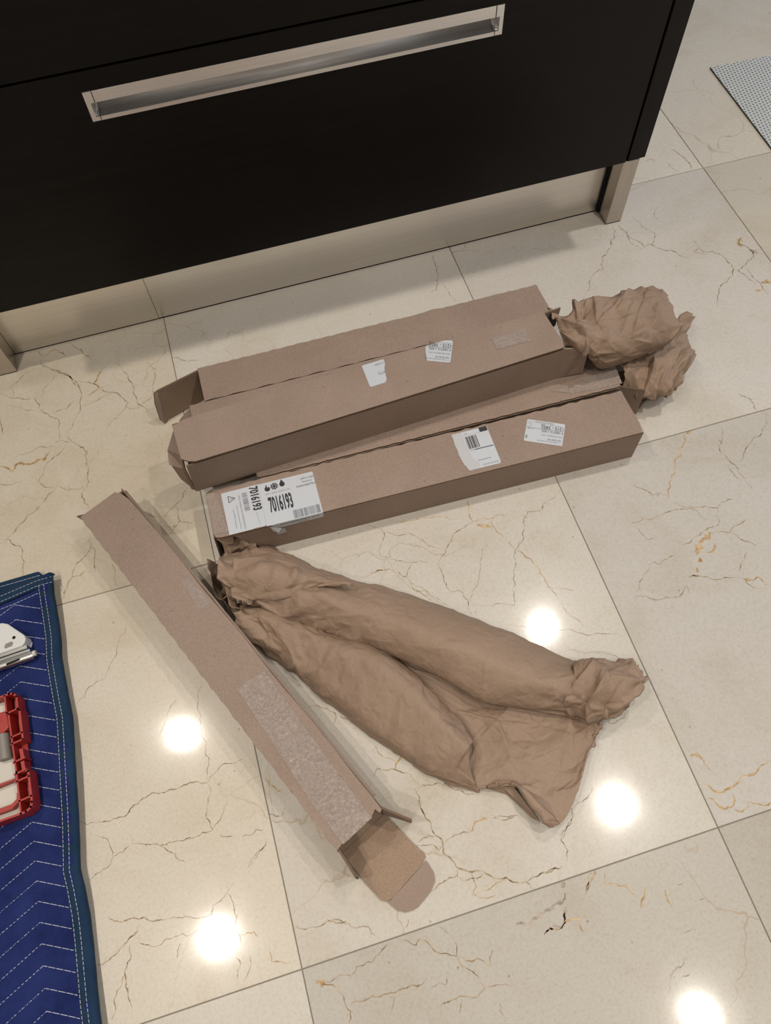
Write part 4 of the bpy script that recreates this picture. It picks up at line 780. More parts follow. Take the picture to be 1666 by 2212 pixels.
# ---- raised carton lying across the two middle ones
rng = random.Random(12)
FB = Frame((-0.5996, 0.0926), (0.6447, 0.035), 0.0805, 0.6456, 0.0835, 0.0845)
top = [(0.0, 0.012, FB.H), (0.010, 0.004, FB.H), (0.02, 0.0, FB.H)]
for k in range(1, 40): top.append((0.02+0.6256*k/40, -0.001*math.sin(math.pi*k/40)+0.0004*(rng.random()-0.5), FB.H))
top += [(0.6456, 0.0, FB.H), (0.6480, 0.01, FB.H), (0.6456, 0.0835, FB.H), (0.3, 0.0842, FB.H), (0.03, 0.0835, FB.H), (0.012, 0.0815, FB.H), (0.008, 0.078, FB.H), (0.0, 0.078, FB.H)]
boxB, PB = carton(FB, 'shipping_carton', 'brown carton lying on top of two others, crumpled paper sticking out of its open end', rng, top_poly=top, front_poly=[(0.004, 0.0775), (0.12, 0.0790), (0.35, 0.0785), (0.6456, 0.0775), (0.6456, 0), (0, 0)], ends=(False, False))
mb = MB(); mb.prism([FB(0.012, 0.0012, 0.0812), FB(0.6440, 0.0012, 0.0812), FB(0.6440, 0.0012, 0.070), FB(0.012, 0.0012, 0.070)][::-1], FB.off(0, 0.0015, 0)); 
mb.v = [tuple(Vector(q)+FB.off(0, 0.0025, 0)) for q in mb.v]; mb.build('tuck_flange', [M_EDGE], boxB)
flap(boxB, [FB(0.6456, 0.0, 0.0775), (0.0885, 0.1200, 0.1520), (0.0915, 0.1216, 0.0860), FB(0.6456, 0.0, 0.0)], FB.off(0, 1, 0))
flap(boxB, [FB(0.6440, 0.0805, 0.078), FB(0.682, 0.086, 0.074), FB(0.680, 0.086, 0.030), FB(0.6440, 0.0805, 0.02)], FB.off(0, 1, 0))
flap(boxB, [FB(0.001, 0.074, 0.080), FB(-0.021, 0.060, 0.050), FB(-0.026, 0.040, 0.038), FB(-0.004, 0.018, 0.046), FB(0.001, 0.022, 0.080)], FB.off(1, 0, 0), m=M_KRAFT)
flap(boxB, [FB(-0.024, 0.042, 0.040), FB(-0.004, 0.018, 0.046), FB(-0.002, 0.004, 0.002), FB(-0.018, 0.030, 0.002)], FB.off(1, 0.3, 0), 'tuck_flap', M_KRAFT_IN)
flap(boxB, [FB(0.0, 0.003, 0.076), FB(-0.004, 0.004, 0.072), FB(-0.006, 0.006, 0.002), FB(0.0, 0.003, 0.0)], FB.off(0, 1, 0), 'torn_flap', M_KRAFT_IN)
mb = MB(); mb.prism([FB(0.012, T, T), FB(0.012, FB.W-T, T), FB(0.012, FB.W-T, FB.H-T), FB(0.012, T, FB.H-T)], FB.off(T, 0, 0), 0, 1); mb.build('end_panel', [M_KRAFT_IN, M_EDGE], boxB)
bl = address_label(boxB, FB, (0.4574, 0.0367), (-0.0577, 0.0300), (0.0216, 0.0413), [(0.045, 0), (0.0, 0.045), (0.0, 0.955), (0.045, 1.0), (0.22, 0.98), (0.38, 0.86), (0.60, 0.70), (0.665, 0.66), (0.68, 0.63), (0.665, 0.42), (0.62, 0.20), (0.60, 0.02), (0.58, 0.0)], 0.67)
bl['label'] = 'torn white address label turned upside down'
rl = label_sheet(boxB, FB, [(0.3194, 0.0828), (0.3575, 0.0828), (0.3565, 0.072), (0.3530, 0.066), (0.3515, 0.0580), (0.3498, 0.050), (0.3490, 0.044), (0.3475, 0.0405), (0.3441, 0.0372), (0.3205, 0.0368), (0.3182, 0.0385)])
rl['label'] = 'torn white label scrap reading RTS upside down'
pr = MB(); og = FB(0, 0, FB.H+0.0006)
put_text(pr, 'RTS', og+FB.a*0.3520+FB.b*0.0605, -FB.a, -FB.b, 0.0125, 0.0058, 0)
put_text(pr, '15 OGM', og+FB.a*0.3545+FB.b*0.0775, -FB.a, -FB.b, 0.0145, 0.0032, 1)
mesh('print', pr.v, pr.f, [M_INKG, M_INK], rl, pr.i, fix=False)
tape_patch(boxB, FB, [(0.54, 0.060), (0.60, 0.058), (0.600, 0.032), (0.54, 0.034)], rng=rng, jag=0)

# ---- rear carton
rng = random.Random(13)
FC = Frame((-0.5537, 0.2672), (1, 0), 0.0, 0.650, 0.0748, 0.080)
top = [(0.0, 0.0, FC.H)]
for k in range(1, 50): top.append((0.65*k/50, 0.0010*math.sin(k*1.7)+0.0008*rng.random(), FC.H))
top += [(0.650, 0.0, FC.H), (0.6475, 0.0748, FC.H)]
for k in range(1, 70):
    u = 0.6475*(1-k/70); top.append((u, 0.0742+0.0007*math.sin(k*2.3+rng.random()*2)+0.0008*(rng.random()-0.5)+(0.002 if 20 < k < 24 else 0), FC.H))
top += [(0.0005, 0.0745, FC.H)]
boxC, PC = carton(FC, 'shipping_carton', 'rearmost brown carton closest to the island, end flap swung open', rng, top_poly=top, ends=(False, True))
mb = MB(); mb.prism([FC(-0.004, 0.002, 0.004), FC(-0.004, 0.056, 0.004), FC(0.001, 0.060, 0.078), FC(0.001, 0.002, 0.078)], FC.off(T, 0, 0), 0, 1); mb.build('end_panel', [M_KRAFT, M_EDGE], boxC)
flap(boxC, [(-0.5530, 0.3395, 0.079), (-0.6310, 0.3170, 0.079), (-0.6305, 0.3110, 0.002), (-0.5530, 0.3380, 0.002)], (0.27, -0.96, 0), m=M_KRAFT_IN)
flap(boxC, [(-0.6310, 0.3170, 0.078), (-0.6385, 0.3190, 0.071), (-0.6440, 0.3120, 0.050), (-0.6465, 0.3035, 0.012), (-0.6425, 0.3020, 0.004), (-0.6305, 0.3115, 0.003)], (0.6, -0.8, 0), 'tuck_flap', M_KRAFT)

# ---- middle carton in front (holds the second paper)
rng = random.Random(14)
FD = Frame((-0.495, 0.0888), (0.641, -0.0095), 0.0, 0.641, 0.0860, 0.080)
boxD, PD = carton(FD, 'shipping_carton', 'brown carton pinned under the raised one, clear tape on its right end', rng, ends=(True, False),
    top_poly=[(0.0, 0.0, FD.H)] + [(0.641*k/50, -0.0006+0.0006*math.sin(k*2.9), FD.H) for k in range(1, 50)] + [(0.641, 0.0, FD.H), (0.644, 0.02, FD.H), (0.650, 0.055, FD.H), (0.650, 0.0860, FD.H), (0.0, 0.0860, FD.H)])
# doubled lid edge, seen as stacked board layers
for k, (dv, dz) in enumerate(((-0.0016, 0.0762), (-0.0004, 0.0722))):
    mb = MB(); mb.prism([FD(0.004+0.006*k, dv, dz), FD(0.640, dv, dz), FD(0.640, 0.03, dz), FD(0.004+0.006*k, 0.03, dz)], (0, 0, -0.0026), 0, 1); mb.build('lid_layer', [M_KRAFT, M_EDGE], boxD)
flap(boxD, [FD(0.641, 0.001, 0.077), (0.1825, 0.0578, 0.080), (0.1880, 0.0590, 0.004), FD(0.641, 0.001, 0.0)], FD.off(0, 1, 0))
flap(boxD, [FD(0.641, 0.008, 0.003), (0.2010, 0.0700, 0.004), (0.2350, 0.0930, 0.012), (0.2300, 0.1500, 0.012), FD(0.641, 0.080, 0.003)], (0, 0, -1), 'bottom_flap', M_KRAFT_IN)
tape_patch(boxD, FD, [(0.522, 0.024), (0.560, 0.0235), (0.650, 0.045), (0.6455, 0.004), (0.60, 0.006), (0.556, 0.0085)], rng=rng, jag=0.001)
flap(boxD, [FD(0.0, 0.0, 0.080), FD(-0.003, 0.002, 0.078), FD(-0.004, 0.018, 0.079), FD(0.0, 0.02, 0.080)], (0, 0, -1), 'torn_flap')

# ---- middle carton behind
rng = random.Random(15)
FF = Frame((-0.5806, 0.1842), (1, 0.002), 0.0, 0.650, 0.0815, 0.080)
boxF, PF = carton(FF, 'shipping_carton', 'mostly hidden brown carton between the rear one and the taped one', rng, ends=(False, True), top_poly=[(0, 0, FF.H), (0.65, 0, FF.H), (0.65, 0.0815, FF.H), (0, 0.0815, FF.H)])
flap(boxF, [FF(0.0, 0.078, 0.079), FF(-0.026, 0.080, 0.050), FF(-0.036, 0.060, 0.012), FF(-0.022, 0.03, 0.008), FF(0.0, 0.03, 0.05)], FF.off(1, 0, 0), m=M_KRAFT)

# ---- diagonal carton at the left, open end with its flap laid on the floor
rng = random.Random(16)
FE = Frame((-0.5173, -0.494), (-0.2716, 0.5987), 0.0, 0.6575, 0.0805, 0.080, flip=True)
top = [(0.0, 0.0, FE.H), (0.002, 0.01, FE.H), (0.0, 0.02, FE.H), (0.0015, 0.060, FE.H), (0.006, 0.071, FE.H), (-0.002, 0.0725, FE.H), (0.0, 0.0775, FE.H)]
for k in range(1, 30): top.append((0.62*k/30, 0.0790-0.0008*math.sin(k*0.7), FE.H))
top += [(0.630, 0.077, FE.H), (0.648, 0.073, FE.H), (0.6575, 0.066, FE.H), (0.655, 0.0, FE.H)]
for k in range(1, 80):
    u = 0.655*(1-k/80); top.append((u, -0.0005+0.0007*math.sin(k*1.9+rng.random()*2)+0.0005*(rng.random()-0.5), FE.H))
boxE, PE = carton(FE, 'shipping_carton', 'empty brown carton lying diagonally beside the paper, end flap open on the floor', rng, ends=(False, False), top_poly=top)
mb = MB(); mb.prism([FE(0.6545, T, T), FE(0.6545, 0.077, T), FE(0.6545, 0.077, 0.076), FE(0.6545, T, 0.076)], FE.off(-T, 0, 0), 0, 1); mb.build('end_panel', [M_KRAFT, M_EDGE], boxE)
mb = MB(); mb.prism([FE(0.02, 0.0800, 0.077), FE(0.645, 0.0800, 0.077), FE(0.652, 0.0775, 0.077), FE(0.652, 0.0830, 0.074), FE(0.02, 0.0838, 0.074)], (0, 0, -0.0028), 0, 1); mb.build('lid_layer', [M_KRAFT, M_EDGE], boxE)
flap(boxE, [FE(0.651, 0.0, 0.077), FE(0.668, -0.004, 0.070), FE(0.668, 0.010, 0.06), FE(0.652, 0.012, 0.077)], (0, 0, -1), 'torn_flap', M_EDGE)
z_ = 0.0045
flap(boxE, [FE(0.0, 0.002, z_), FE(-0.048, 0.0025, z_), FE(-0.079, 0.0045, z_), FE(-0.0865, 0.009, z_), FE(-0.0880, 0.020, z_), FE(-0.0830, 0.078, z_), FE(-0.0800, 0.0865, z_), FE(-0.072, 0.088, z_), FE(-0.066, 0.0862, z_), FE(0.0, 0.0795, z_)], (0, 0, -1), 'bottom_flap', M_KRAFT_IN)
tuck = []
for u, v in ((-0.0885, 0.010), (-0.103, 0.013), (-0.1125, 0.020), (-0.1172, 0.029), (-0.1188, 0.038), (-0.1165, 0.062), (-0.1110, 0.0755), (-0.102, 0.0815), (-0.0842, 0.0838)):
    tuck.append(FE(u, v, z_-0.0008))
flap(boxE, tuck, (0, 0, -1), 'tuck_flap', M_KRAFT)
flap(boxE, [FE(0.0, 0.0012, 0.078), FE(-0.0395, -0.0030, 0.072), FE(-0.0395, -0.0030, 0.006), FE(0.0, 0.0012, 0.004)], FE.off(0, 1, 0), m=M_KRAFT)
flap(boxE, [FE(0.004, 0.0795, 0.078), (-0.4118, -0.4842, 0.075), (-0.4100, -0.4815, 0.006), FE(0.004, 0.0795, 0.004)], (-0.6, -0.8, 0), m=M_KRAFT)
tape_patch(boxE, FE, [(0.262, 0.0268), (0.254, 0.0725), (0.066, 0.0625), (0.070, 0.012)], rng=rng, jag=0.004)
tape_patch(boxE, FE, [(0.066, 0.0625), (0.0005, 0.0615), (0.0005, 0.011), (0.070, 0.012)], w=FE.H+0.0002, rng=rng, jag=0)
tape_patch(boxE, FE, [(0.455, 0.060), (0.452, 0.074), (0.395, 0.074), (0.392, 0.054)], w=FE.H+0.0002, rng=rng, jag=0)

# ================================================================== CRUMPLED PAPER
def catmull(P, n):
    """P: (m,k,3) control rows -> (n,k,3) along axis 0"""
    m = P.shape[0]; out = []
    for q in range(n):
        t = q/(n-1)*(m-1); i = min(int(t), m-2); f = t-i
        p0 = P[max(i-1, 0)]; p1 = P[i]; p2 = P[i+1]; p3 = P[min(i+2, m-1)]
        out.append(0.5*((2*p1)+(-p0+p2)*f+(2*p0-5*p1+4*p2-p3)*f*f+(-p0+3*p1-3*p2+p3)*f**3))
    return np.array(out)
def crumple(su, sv, spacing, amp, seed, aniso=1.0, fold=0.0):
    """piecewise linear random facets evaluated at parameter positions su, sv (metres)"""
    rg = np.random.RandomState(seed)
    u0, u1, v0, v1 = su.min()-spacing, su.max()+spacing, sv.min()-spacing, sv.max()+spacing
    nu = max(3, int((u1-u0)/(spacing*aniso))); nv = max(3, int((v1-v0)/spacing))
    pts = []
    for i in range(nu+1):
        for j in range(nv+1):
            pts.append((u0+(i+rg.uniform(-.45, .45))*(u1-u0)/nu, v0+(j+rg.uniform(-.45, .45))*(v1-v0)/nv))
    h = rg.choice((-1, 1), len(pts))*rg.uniform(0.35, 1, len(pts))*amp
    vs_, es_, fs_ = delaunay_2d_cdt([Vector(p) for p in pts], [], [], 0, 1e-7)[:3]
    U_ = su.ravel(); V_ = sv.ravel(); out = np.zeros(U_.size)
    for f in fs_:
        if len(f) != 3: continue
        a, b, c = (vs_[k] for k in f)
        lo_u, hi_u = min(a.x, b.x, c.x), max(a.x, b.x, c.x); lo_v, hi_v = min(a.y, b.y, c.y), max(a.y, b.y, c.y)
        m = np.where((U_ >= lo_u) & (U_ <= hi_u) & (V_ >= lo_v) & (V_ <= hi_v))[0]
        if m.size == 0: continue
        d = (b.y-c.y)*(a.x-c.x)+(c.x-b.x)*(a.y-c.y)
        if abs(d) < 1e-14: continue
        l1 = ((b.y-c.y)*(U_[m]-c.x)+(c.x-b.x)*(V_[m]-c.y))/d
        l2 = ((c.y-a.y)*(U_[m]-c.x)+(a.x-c.x)*(V_[m]-c.y))/d
        l3 = 1-l1-l2
        ok = (l1 >= -1e-6) & (l2 >= -1e-6) & (l3 >= -1e-6)
        out[m[ok]] = (l1*h[f[0] % len(h)]+l2*h[f[1] % len(h)]+l3*h[f[2] % len(h)])[ok]
    # sharp one-sided folds along some of the facet edges
    if fold:
        for e in es_:
            if rg.rand() > 0.45: continue
            a, b = vs_[e[0]], vs_[e[1]]; dx, dy = b.x-a.x, b.y-a.y; L2 = dx*dx+dy*dy
            if L2 < 1e-8: continue
            m = np.where((U_ > min(a.x, b.x)-0.03) & (U_ < max(a.x, b.x)+0.03) & (V_ > min(a.y, b.y)-0.03) & (V_ < max(a.y, b.y)+0.03))[0]
            if m.size == 0: continue
            t = ((U_[m]-a.x)*dx+(V_[m]-a.y)*dy)/L2
            sd = ((U_[m]-a.x)*dy-(V_[m]-a.y)*dx)/math.sqrt(L2)
            prof = np.where(sd < 0, np.exp(sd/0.0022), np.exp(-sd/rg.uniform(0.007, 0.013)))
            out[m] += fold*rg.uniform(0.4, 1.0)*prof*np.sqrt(np.clip(np.sin(np.pi*np.clip(t, 0, 1)), 0, 1))
    return out.reshape(su.shape)
def loft(name, rows, nu, nv, parent, layers, seed, floor_z=0.0012, mask=None, mat=None, solid=0.0006, edge_jag=0.0):
    P = np.array(rows, float)                      # (stations, points, 3)
    P = catmull(P, nu)
    P = np.transpose(catmull(np.transpose(P, (1, 0, 2)), nv), (1, 0, 2))
    du = np.linalg.norm(np.diff(P, axis=0), axis=2).mean(1); dv = np.linalg.norm(np.diff(P, axis=1), axis=2).mean(0)
    su = np.concatenate([[0], np.cumsum(du)])[:, None]*np.ones((1, nv)); sv = np.concatenate([[0], np.cumsum(dv)])[None, :]*np.ones((nu, 1))
    tu = np.gradient(P, axis=0); tv = np.gradient(P, axis=1)
    nrm = np.cross(tu, tv); ln = np.linalg.norm(nrm, axis=2, keepdims=True); nrm = nrm/np.maximum(ln, 1e-9)
    nrm *= np.where(nrm[..., 2:3] < 0, -1, 1) if nrm[..., 2].mean() < 0 else 1
    if nrm[..., 2].mean() < 0: nrm = -nrm
    disp = np.zeros(su.shape)
    for k, la in enumerate(layers):
        disp += crumple(su, sv, la[0], la[1], seed+k*17, la[2], la[3] if len(la) > 3 else 0.0)
    if mask is not None: disp *= mask(np.linspace(0, 1, nu)[:, None], np.linspace(0, 1, nv)[None, :])
    P = P + nrm*disp[..., None]
    if edge_jag:
        rg = np.random.RandomState(seed+5)
        for row, nb in ((0, 1), (-1, -2)):
            d = P[row]-P[nb if row == 0 else nb]
            P[row] += d/np.maximum(np.linalg.norm(d, axis=1, keepdims=True), 1e-6)*(rg.uniform(-1, 1, (nv, 1))*edge_jag)
    P[..., 2] = np.maximum(P[..., 2], floor_z)
    V = P.reshape(-1, 3)
    F = [[i*nv+j, (i+1)*nv+j, (i+1)*nv+j+1, i*nv+j+1] for i in range(nu-1) for j in range(nv-1)]
    me = bpy.data.meshes.new(name); me.from_pydata(V.tolist(), [], F); me.materials.append(mat or M_PAPER)
    for p in me.polygons: p.use_smooth = True
    o = bpy.data.objects.new(name, me); link(o)
    if parent is not None: attach(o, parent)
    if solid:
        md = o.modifiers.new('sol', 'SOLIDIFY'); md.thickness = solid; md.offset = 0
    return o
pap = thing('packing_paper', 'large sheet of brown kraft packing paper, rolled and spread open on the floor', 'paper', (-0.3, -0.2, 0), 'brown kraft packing papers')
def mk_roll(u, v):
    return (0.30 + 1.0*np.clip(1-u*2.6, 0, 1) + 0.55*np.clip((u-0.75)*4, 0, 1)) * np.ones_like(v)
def mk_low(u, v):
    return (0.45 + 0.9*np.clip(1-u*2.6, 0, 1)) * np.ones_like(v)
loft('upper_roll', UROLL, 330, 130, pap, [(0.046, 0.0085, 1.6, 0.006), (0.022, 0.0040, 1.0, 0.0035), (0.009, 0.0010, 1.0)], 3, mask=mk_roll)
loft('lower_roll', LROLL, 270, 120, pap, [(0.046, 0.0075, 1.6, 0.005), (0.022, 0.0034, 1.0, 0.003), (0.009, 0.0009, 1.0)], 5, mask=mk_low)
loft('spread_sheet', VALLEY, 220, 150, pap, [(0.050, 0.0095, 1.0, 0.008), (0.024, 0.0045, 1.0, 0.004), (0.010, 0.0012, 1.0)], 9, mask=lambda u, v: (0.25+0.75*u)*np.clip((0.86-v)*9, 0.12, 1), edge_jag=0.001)
loft('open_mouth', MOUTH, 70, 30, pap, [(0.022, 0.005, 1.0, 0.004), (0.010, 0.0015, 1.0)], 61)
# overlapping fold on the upper roll
loft('folded_flap', FOLD, 60, 40, pap, [(0.03, 0.006, 1.2, 0.005), (0.013, 0.0028, 1.0)], 21)
loft('twisted_end', KNOT, 120, 100, pap, [(0.034, 0.009, 1.0, 0.010), (0.018, 0.0045, 1.0, 0.004), (0.008, 0.0010, 1.0)], 8)
mb = MB(); mb.prism(TAIL, (0, 0, 0.0009)); mb.build('paper_tail', M_PAPER, pap)
mb = MB(); mb.prism([(a, b, c+0.012) for a, b, c in TAIL[3:]], (0.004, 0.003, -0.010)); mb.build('paper_tail', M_PAPER, pap)
mb = MB(); mb.prism(UNDER, (0, 0, 0.0008)); mb.build('under_sheet', M_PAPER, pap)

g1 = thing('packing_paper', 'crumpled brown paper sleeve sticking out of the raised carton', 'paper', (0.2, 0.2, 0.08), 'brown kraft packing papers')
mg = lambda u, v: (0.45+0.8*np.exp(-((u-0.22)/0.16)**2)) * (0.18+0.82*np.clip(np.sin(np.pi*v)*1.5, 0, 1))
loft('paper_sleeve', G1, 190, 150, g1, [(0.042, 0.012, 1.0, 0.013), (0.022, 0.0065, 1.0, 0.006), (0.010, 0.0014, 1.0)], 31, mask=mg, floor_z=0.085, edge_jag=0.0015)
loft('paper_sleeve_underside', [[[r[0][0]*(1-t)+r[-1][0]*t, r[0][1]*(1-t)+r[-1][1]*t, 0.102] for t in (0.12, 0.4, 0.65, 0.9)] for r in G1[1:-1]], 30, 16, g1, [(0.03, 0.003, 1.0)], 37, floor_z=0.09)
g2 = thing('packing_paper', 'crumpled brown paper wad sticking out of the taped carton, below the other', 'paper', (0.25, 0.12, 0), 'brown kraft packing papers')
loft('paper_wad', G2, 170, 130, g2, [(0.040, 0.012, 1.0, 0.012), (0.022, 0.0065, 1.0, 0.006), (0.010, 0.0014, 1.0)], 41, edge_jag=0.0012)
# a crushed bit of paper inside the torn carton corner
g3 = thing('packing_paper', 'small crushed brown paper poking from the torn corner of the labelled carton', 'paper', FA(0.03, 0.03, 0.004), 'brown kraft packing papers')
rows = []
for k in range(5):
    u = 0.004+k*0.013
    rows.append([FA(u, 0.060, 0.010)[:], FA(u, 0.030, 0.040)[:], FA(u+0.002, 0.006, 0.048-0.006*(k == 4))[:], FA(u+0.003, -0.002, 0.028)[:], FA(u+0.003, -0.004, 0.006)[:]])
loft('paper_wad', rows, 50, 44, g3, [(0.018, 0.007, 1.0), (0.009, 0.003, 1.0)], 51)

# ================================================================== MOVING BLANKET
blk = thing('moving_blanket', 'folded blue quilted moving blanket with white zigzag stitching', 'blanket', (-1.2, -0.3, 0))
EDGE = [(0.0466, -0.8611), (0.0266, -0.8630), (-0.0271, -0.8613), (-0.0636, -0.8604), (-0.0983, -0.8623), (-0.1217, -0.8610), (-0.1635, -0.8588), (-0.1934, -0.8562), (-0.2323, -0.8568), (-0.2766, -0.8581), (-0.3255, -0.8606), (-0.3813, -0.8646), (-0.4081, -0.8669), (-0.4299, -0.8641), (-0.4657, -0.8619), (-0.5164, -0.8621), (-0.5651, -0.8617), (-0.5976, -0.8609), (-0.70, -0.862), (-1.0, -0.86)]
def edge_x(y):
    for (ya, xa), (yb, xb) in zip(EDGE[:-1], EDGE[1:]):
        if y <= ya and y >= yb: return xa+(xb-xa)*(ya-y)/(ya-yb)
    return EDGE[0][1] if y > EDGE[0][0] else EDGE[-1][1]
def top_y(x):    # upper edge of the blanket, slightly tilted
    return 0.0480 if x > -0.885 else 0.0480 - (-0.885-x)*0.17
ZP = 0.0262
def zig(x):      # chevron offset
    d = abs(((x+0.927+0.13) % 0.26)-0.13)
    return -0.49*d
def lift(y): return 0.0065*(0.5+0.5*math.sin(y*17+0.8)) + 0.0015*math.sin(y*41) + 0.002
def bz(x, y):
    base = 0.0165 + 0.0012*math.sin(x*19+y*7) + lift(y)*math.exp(-((edge_x(y)-x)/0.03)**2)*0.9
    f = ((y-zig(x)+0.3283)/ZP) % 1.0
    return base + 0.0019*math.sin(math.pi*f)**0.6
NX, NY = 150, 420
XL, YB = -1.45, -0.98
V = []; F = []
for j in range(NY+1):
    for i in range(NX+1):
        t = i/NX
        y = 0.047 + (YB-0.047)*j/NY
        xr = edge_x(y)-0.004
        x = XL + (xr-XL)*(1-(1-t)**1.6)
        yy = min(y, top_y(x)-0.001) if j == 0 else y + (top_y(x)-0.048)*max(0, 1-j/40)
        V.append((x, yy, bz(x, yy)))
for j in range(NY):
    for i in range(NX):
        k = j*(NX+1)+i; F.append([k, k+1, k+NX+2, k+NX+1])
q = mesh('quilted_top', V, F, M_BLUE, blk, smooth=True, fix=False)
for p in q.data.polygons:
    if p.normal.z < 0: p.flip()
mb = MB(); mb.prism([(XL, 0.040-0.09, 0.001), (-0.885, 0.046, 0.001), (-0.868, 0.046, 0.001)] + [(edge_x(y)-0.006, y, 0.001) for y in (0.02, -0.05, -0.1, -0.2, -0.3, -0.4, -0.5, -0.6, -0.9)] + [(-0.87, YB, 0.001), (XL, YB, 0.001)], (0, 0, 0.012)); mb.build('lower_layers', M_BIND, blk)
# edge binding, wrapped round the rim
V = []; F = []
ys = [0.048-0.004*k for k in range(260)]
prof = [(-0.0232, 0.0012, 0), (-0.0215, 0.0030, 0), (-0.012, 0.0032, 0), (-0.004, 0.0026, 0), (-0.0005, 0.0000, 0), (0.0, -0.004, 0), (-0.001, -0.010, 1)]
for y in ys:
    ex = edge_x(y)
    for dx, dz, fl in prof:
        z = (bz(ex-0.004, y)-0.0019*math.sin(math.pi*(((y-zig(ex-0.004)+0.3283)/ZP) % 1.0))**0.6) if dx > -0.01 else 0.0165+0.0012*math.sin((ex+dx)*19+y*7)+lift(y)*0.45
        V.append((ex+dx, y, max(z+dz, 0.002)+0.0004*math.sin(y*190+dx*60)))
n = len(prof)
for j in range(len(ys)-1):
    for i in range(n-1): F.append([j*n+i, j*n+i+1, (j+1)*n+i+1, (j+1)*n+i])
bd = mesh('edge_binding', V, F, M_BIND, blk, smooth=True)
V = []; F = []
xs_ = [-0.860-0.006*k for k in range(98)]
tp = [(-0.0205, 0.0015), (-0.019, 0.0036), (-0.010, 0.0036), (-0.002, 0.0026), (0.0, -0.001), (0.0, -0.009)]
for x in xs_:
    ty_ = top_y(x)
    for dy, dz in tp: V.append((x, ty_+dy, 0.0172+lift(0.04)*0.6+dz+0.0004*math.sin(x*170)))
n = len(tp)
for j in range(len(xs_)-1):
    for i in range(n-1): F.append([j*n+i, j*n+i+1, (j+1)*n+i+1, (j+1)*n+i])
mesh('edge_binding', V, F, M_BIND, blk, smooth=True)
# folded layer beneath, showing along the upper edge
mb = MB(); mb.prism([(XL, 0.050, 0.0085), (-0.886, 0.0630, 0.0085), (-0.8815, 0.0560, 0.0085), (-0.884, -0.1, 0.0085), (XL, -0.1, 0.0085)], (0, 0, 0.0075)); fl_ = bevel(mb.build('folded_layer', M_BIND, blk), 0.003, 2)
# stitches
def stitch_line(mb, pts, zf, on=0.0048, off=0.0014, w=0.00042, gap_rng=None):
    for (xa, ya), (xb, yb) in zip(pts[:-1], pts[1:]):
        a = Vector((xa, ya, 0)); b = Vector((xb, yb, 0)); L = (b-a).length
        if L < 1e-5: continue
        d = (b-a)/L; nn = Vector((-d.y, d.x, 0))*w; s = 0
        while s < L-0.001:
            p = a+d*s; e = a+d*min(s+on, L)
            mb.prism([(p+nn)+Vector((0, 0, zf(p.x, p.y))), (p-nn)+Vector((0, 0, zf(p.x, p.y))), (e-nn)+Vector((0, 0, zf(e.x, e.y))), (e+nn)+Vector((0, 0, zf(e.x, e.y)))], (0, 0, 0.0004))
            s += on+off
mb = MB()
k0 = -26
for k in range(k0, 15):
    yb = -0.3283 + ZP*k
    if yb < -0.72: continue
    xr = edge_x(yb-0.02)-0.0245
    xs2 = [xr - 0.010*m for m in range(16)]
    line = [(x, yb+zig(x)) for x in xs2]
    line = [(x, y) for x, y in line if y < top_y(x)-0.0225]
    # exact corner at the chevron peak
    line = sorted(line + ([(-0.927, yb)] if yb < top_y(-0.927)-0.0225 else []), reverse=True)
    if len(line) > 1: stitch_line(mb, line, lambda x, y: bz(x, y)+0.0002)
mb.build('quilting_stitches', M_THREAD, blk)['kind'] = 'stuff'
mb = MB()
zb_ = lambda x, y: 0.0165+0.0012*math.sin(x*19+y*7)+lift(y)*0.6+0.0034
for dx in (-0.0205, -0.0125):
    stitch_line(mb, [(edge_x(y)+dx, y) for y in [0.030-0.006*k for k in range(115)]], lambda x, y: zb_(x, y), 0.0042, 0.0022, 0.00038)
for dy in (-0.018, -0.0085):
    stitch_line(mb, [(x, top_y(x)+dy) for x in [-0.862-0.006*k for k in range(24)]], lambda x, y: 0.0172+lift(0.04)*0.6+0.0039, 0.0042, 0.0022, 0.00038)
stitch_line(mb, [(-0.884, 0.0535), (-0.96, 0.0520), (-1.05, 0.0505)], lambda x, y: 0.0162, 0.006, 0.001, 0.0004)
mb.build('binding_stitches', M_THREAD, blk)['kind'] = 'stuff'

# ================================================================== TOOLS ON THE BLANKET
def rot2(c, ang):
    ca, sa = math.cos(ang), math.sin(ang)
    return lambda x, y, z: Vector((c[0]+ca*x-sa*y, c[1]+sa*x+ca*y, z))
# white handheld tool with a steel rail along its lower edge
BT = 0.0195
tool = thing('hand_tool', 'white handheld tool with chrome rail lying on the blue blanket', 'tool', (-0.96, -0.06, BT))
Rt = rot2((-0.9040, -0.0690), math.radians(3.5))
body = [(-0.16, 0.046), (-0.040, 0.046), (-0.030, 0.0445), (-0.022, 0.040), (0.000, 0.0125), (0.0015, 0.006), (-0.001, 0.000), (-0.006, -0.004), (-0.16, -0.0055)]
mb = MB(); mb.prism([Rt(x, y, 0.046) for x, y in body], (0, 0, -0.024)); bevel(mb.build('tool_body', M_WPLASTIC, tool), 0.0018, 3)
mb = MB(); mb.prism([Rt(x+0.001, y-0.001, BT+0.0005) for x, y in body], (0, 0, 0.004)); mb.build('base_plate', M_CHROME, tool)
def rail(prof, x0, x1, name, mat):
    V = [Rt(x, y, z) for x in (x0, x1) for y, z in prof]; n = len(prof)
    F = [[k, (k+1) % n, n+(k+1) % n, n+k] for k in range(n)] + [list(range(n)), list(range(2*n-1, n-1, -1))]
    return mesh(name, V, F, mat, tool)
rail([(-0.003, 0.041), (-0.0085, 0.041), (-0.0085, BT+0.001), (-0.003, BT+0.001)], -0.16, -0.0005, 'steel_rail', M_CHROME)
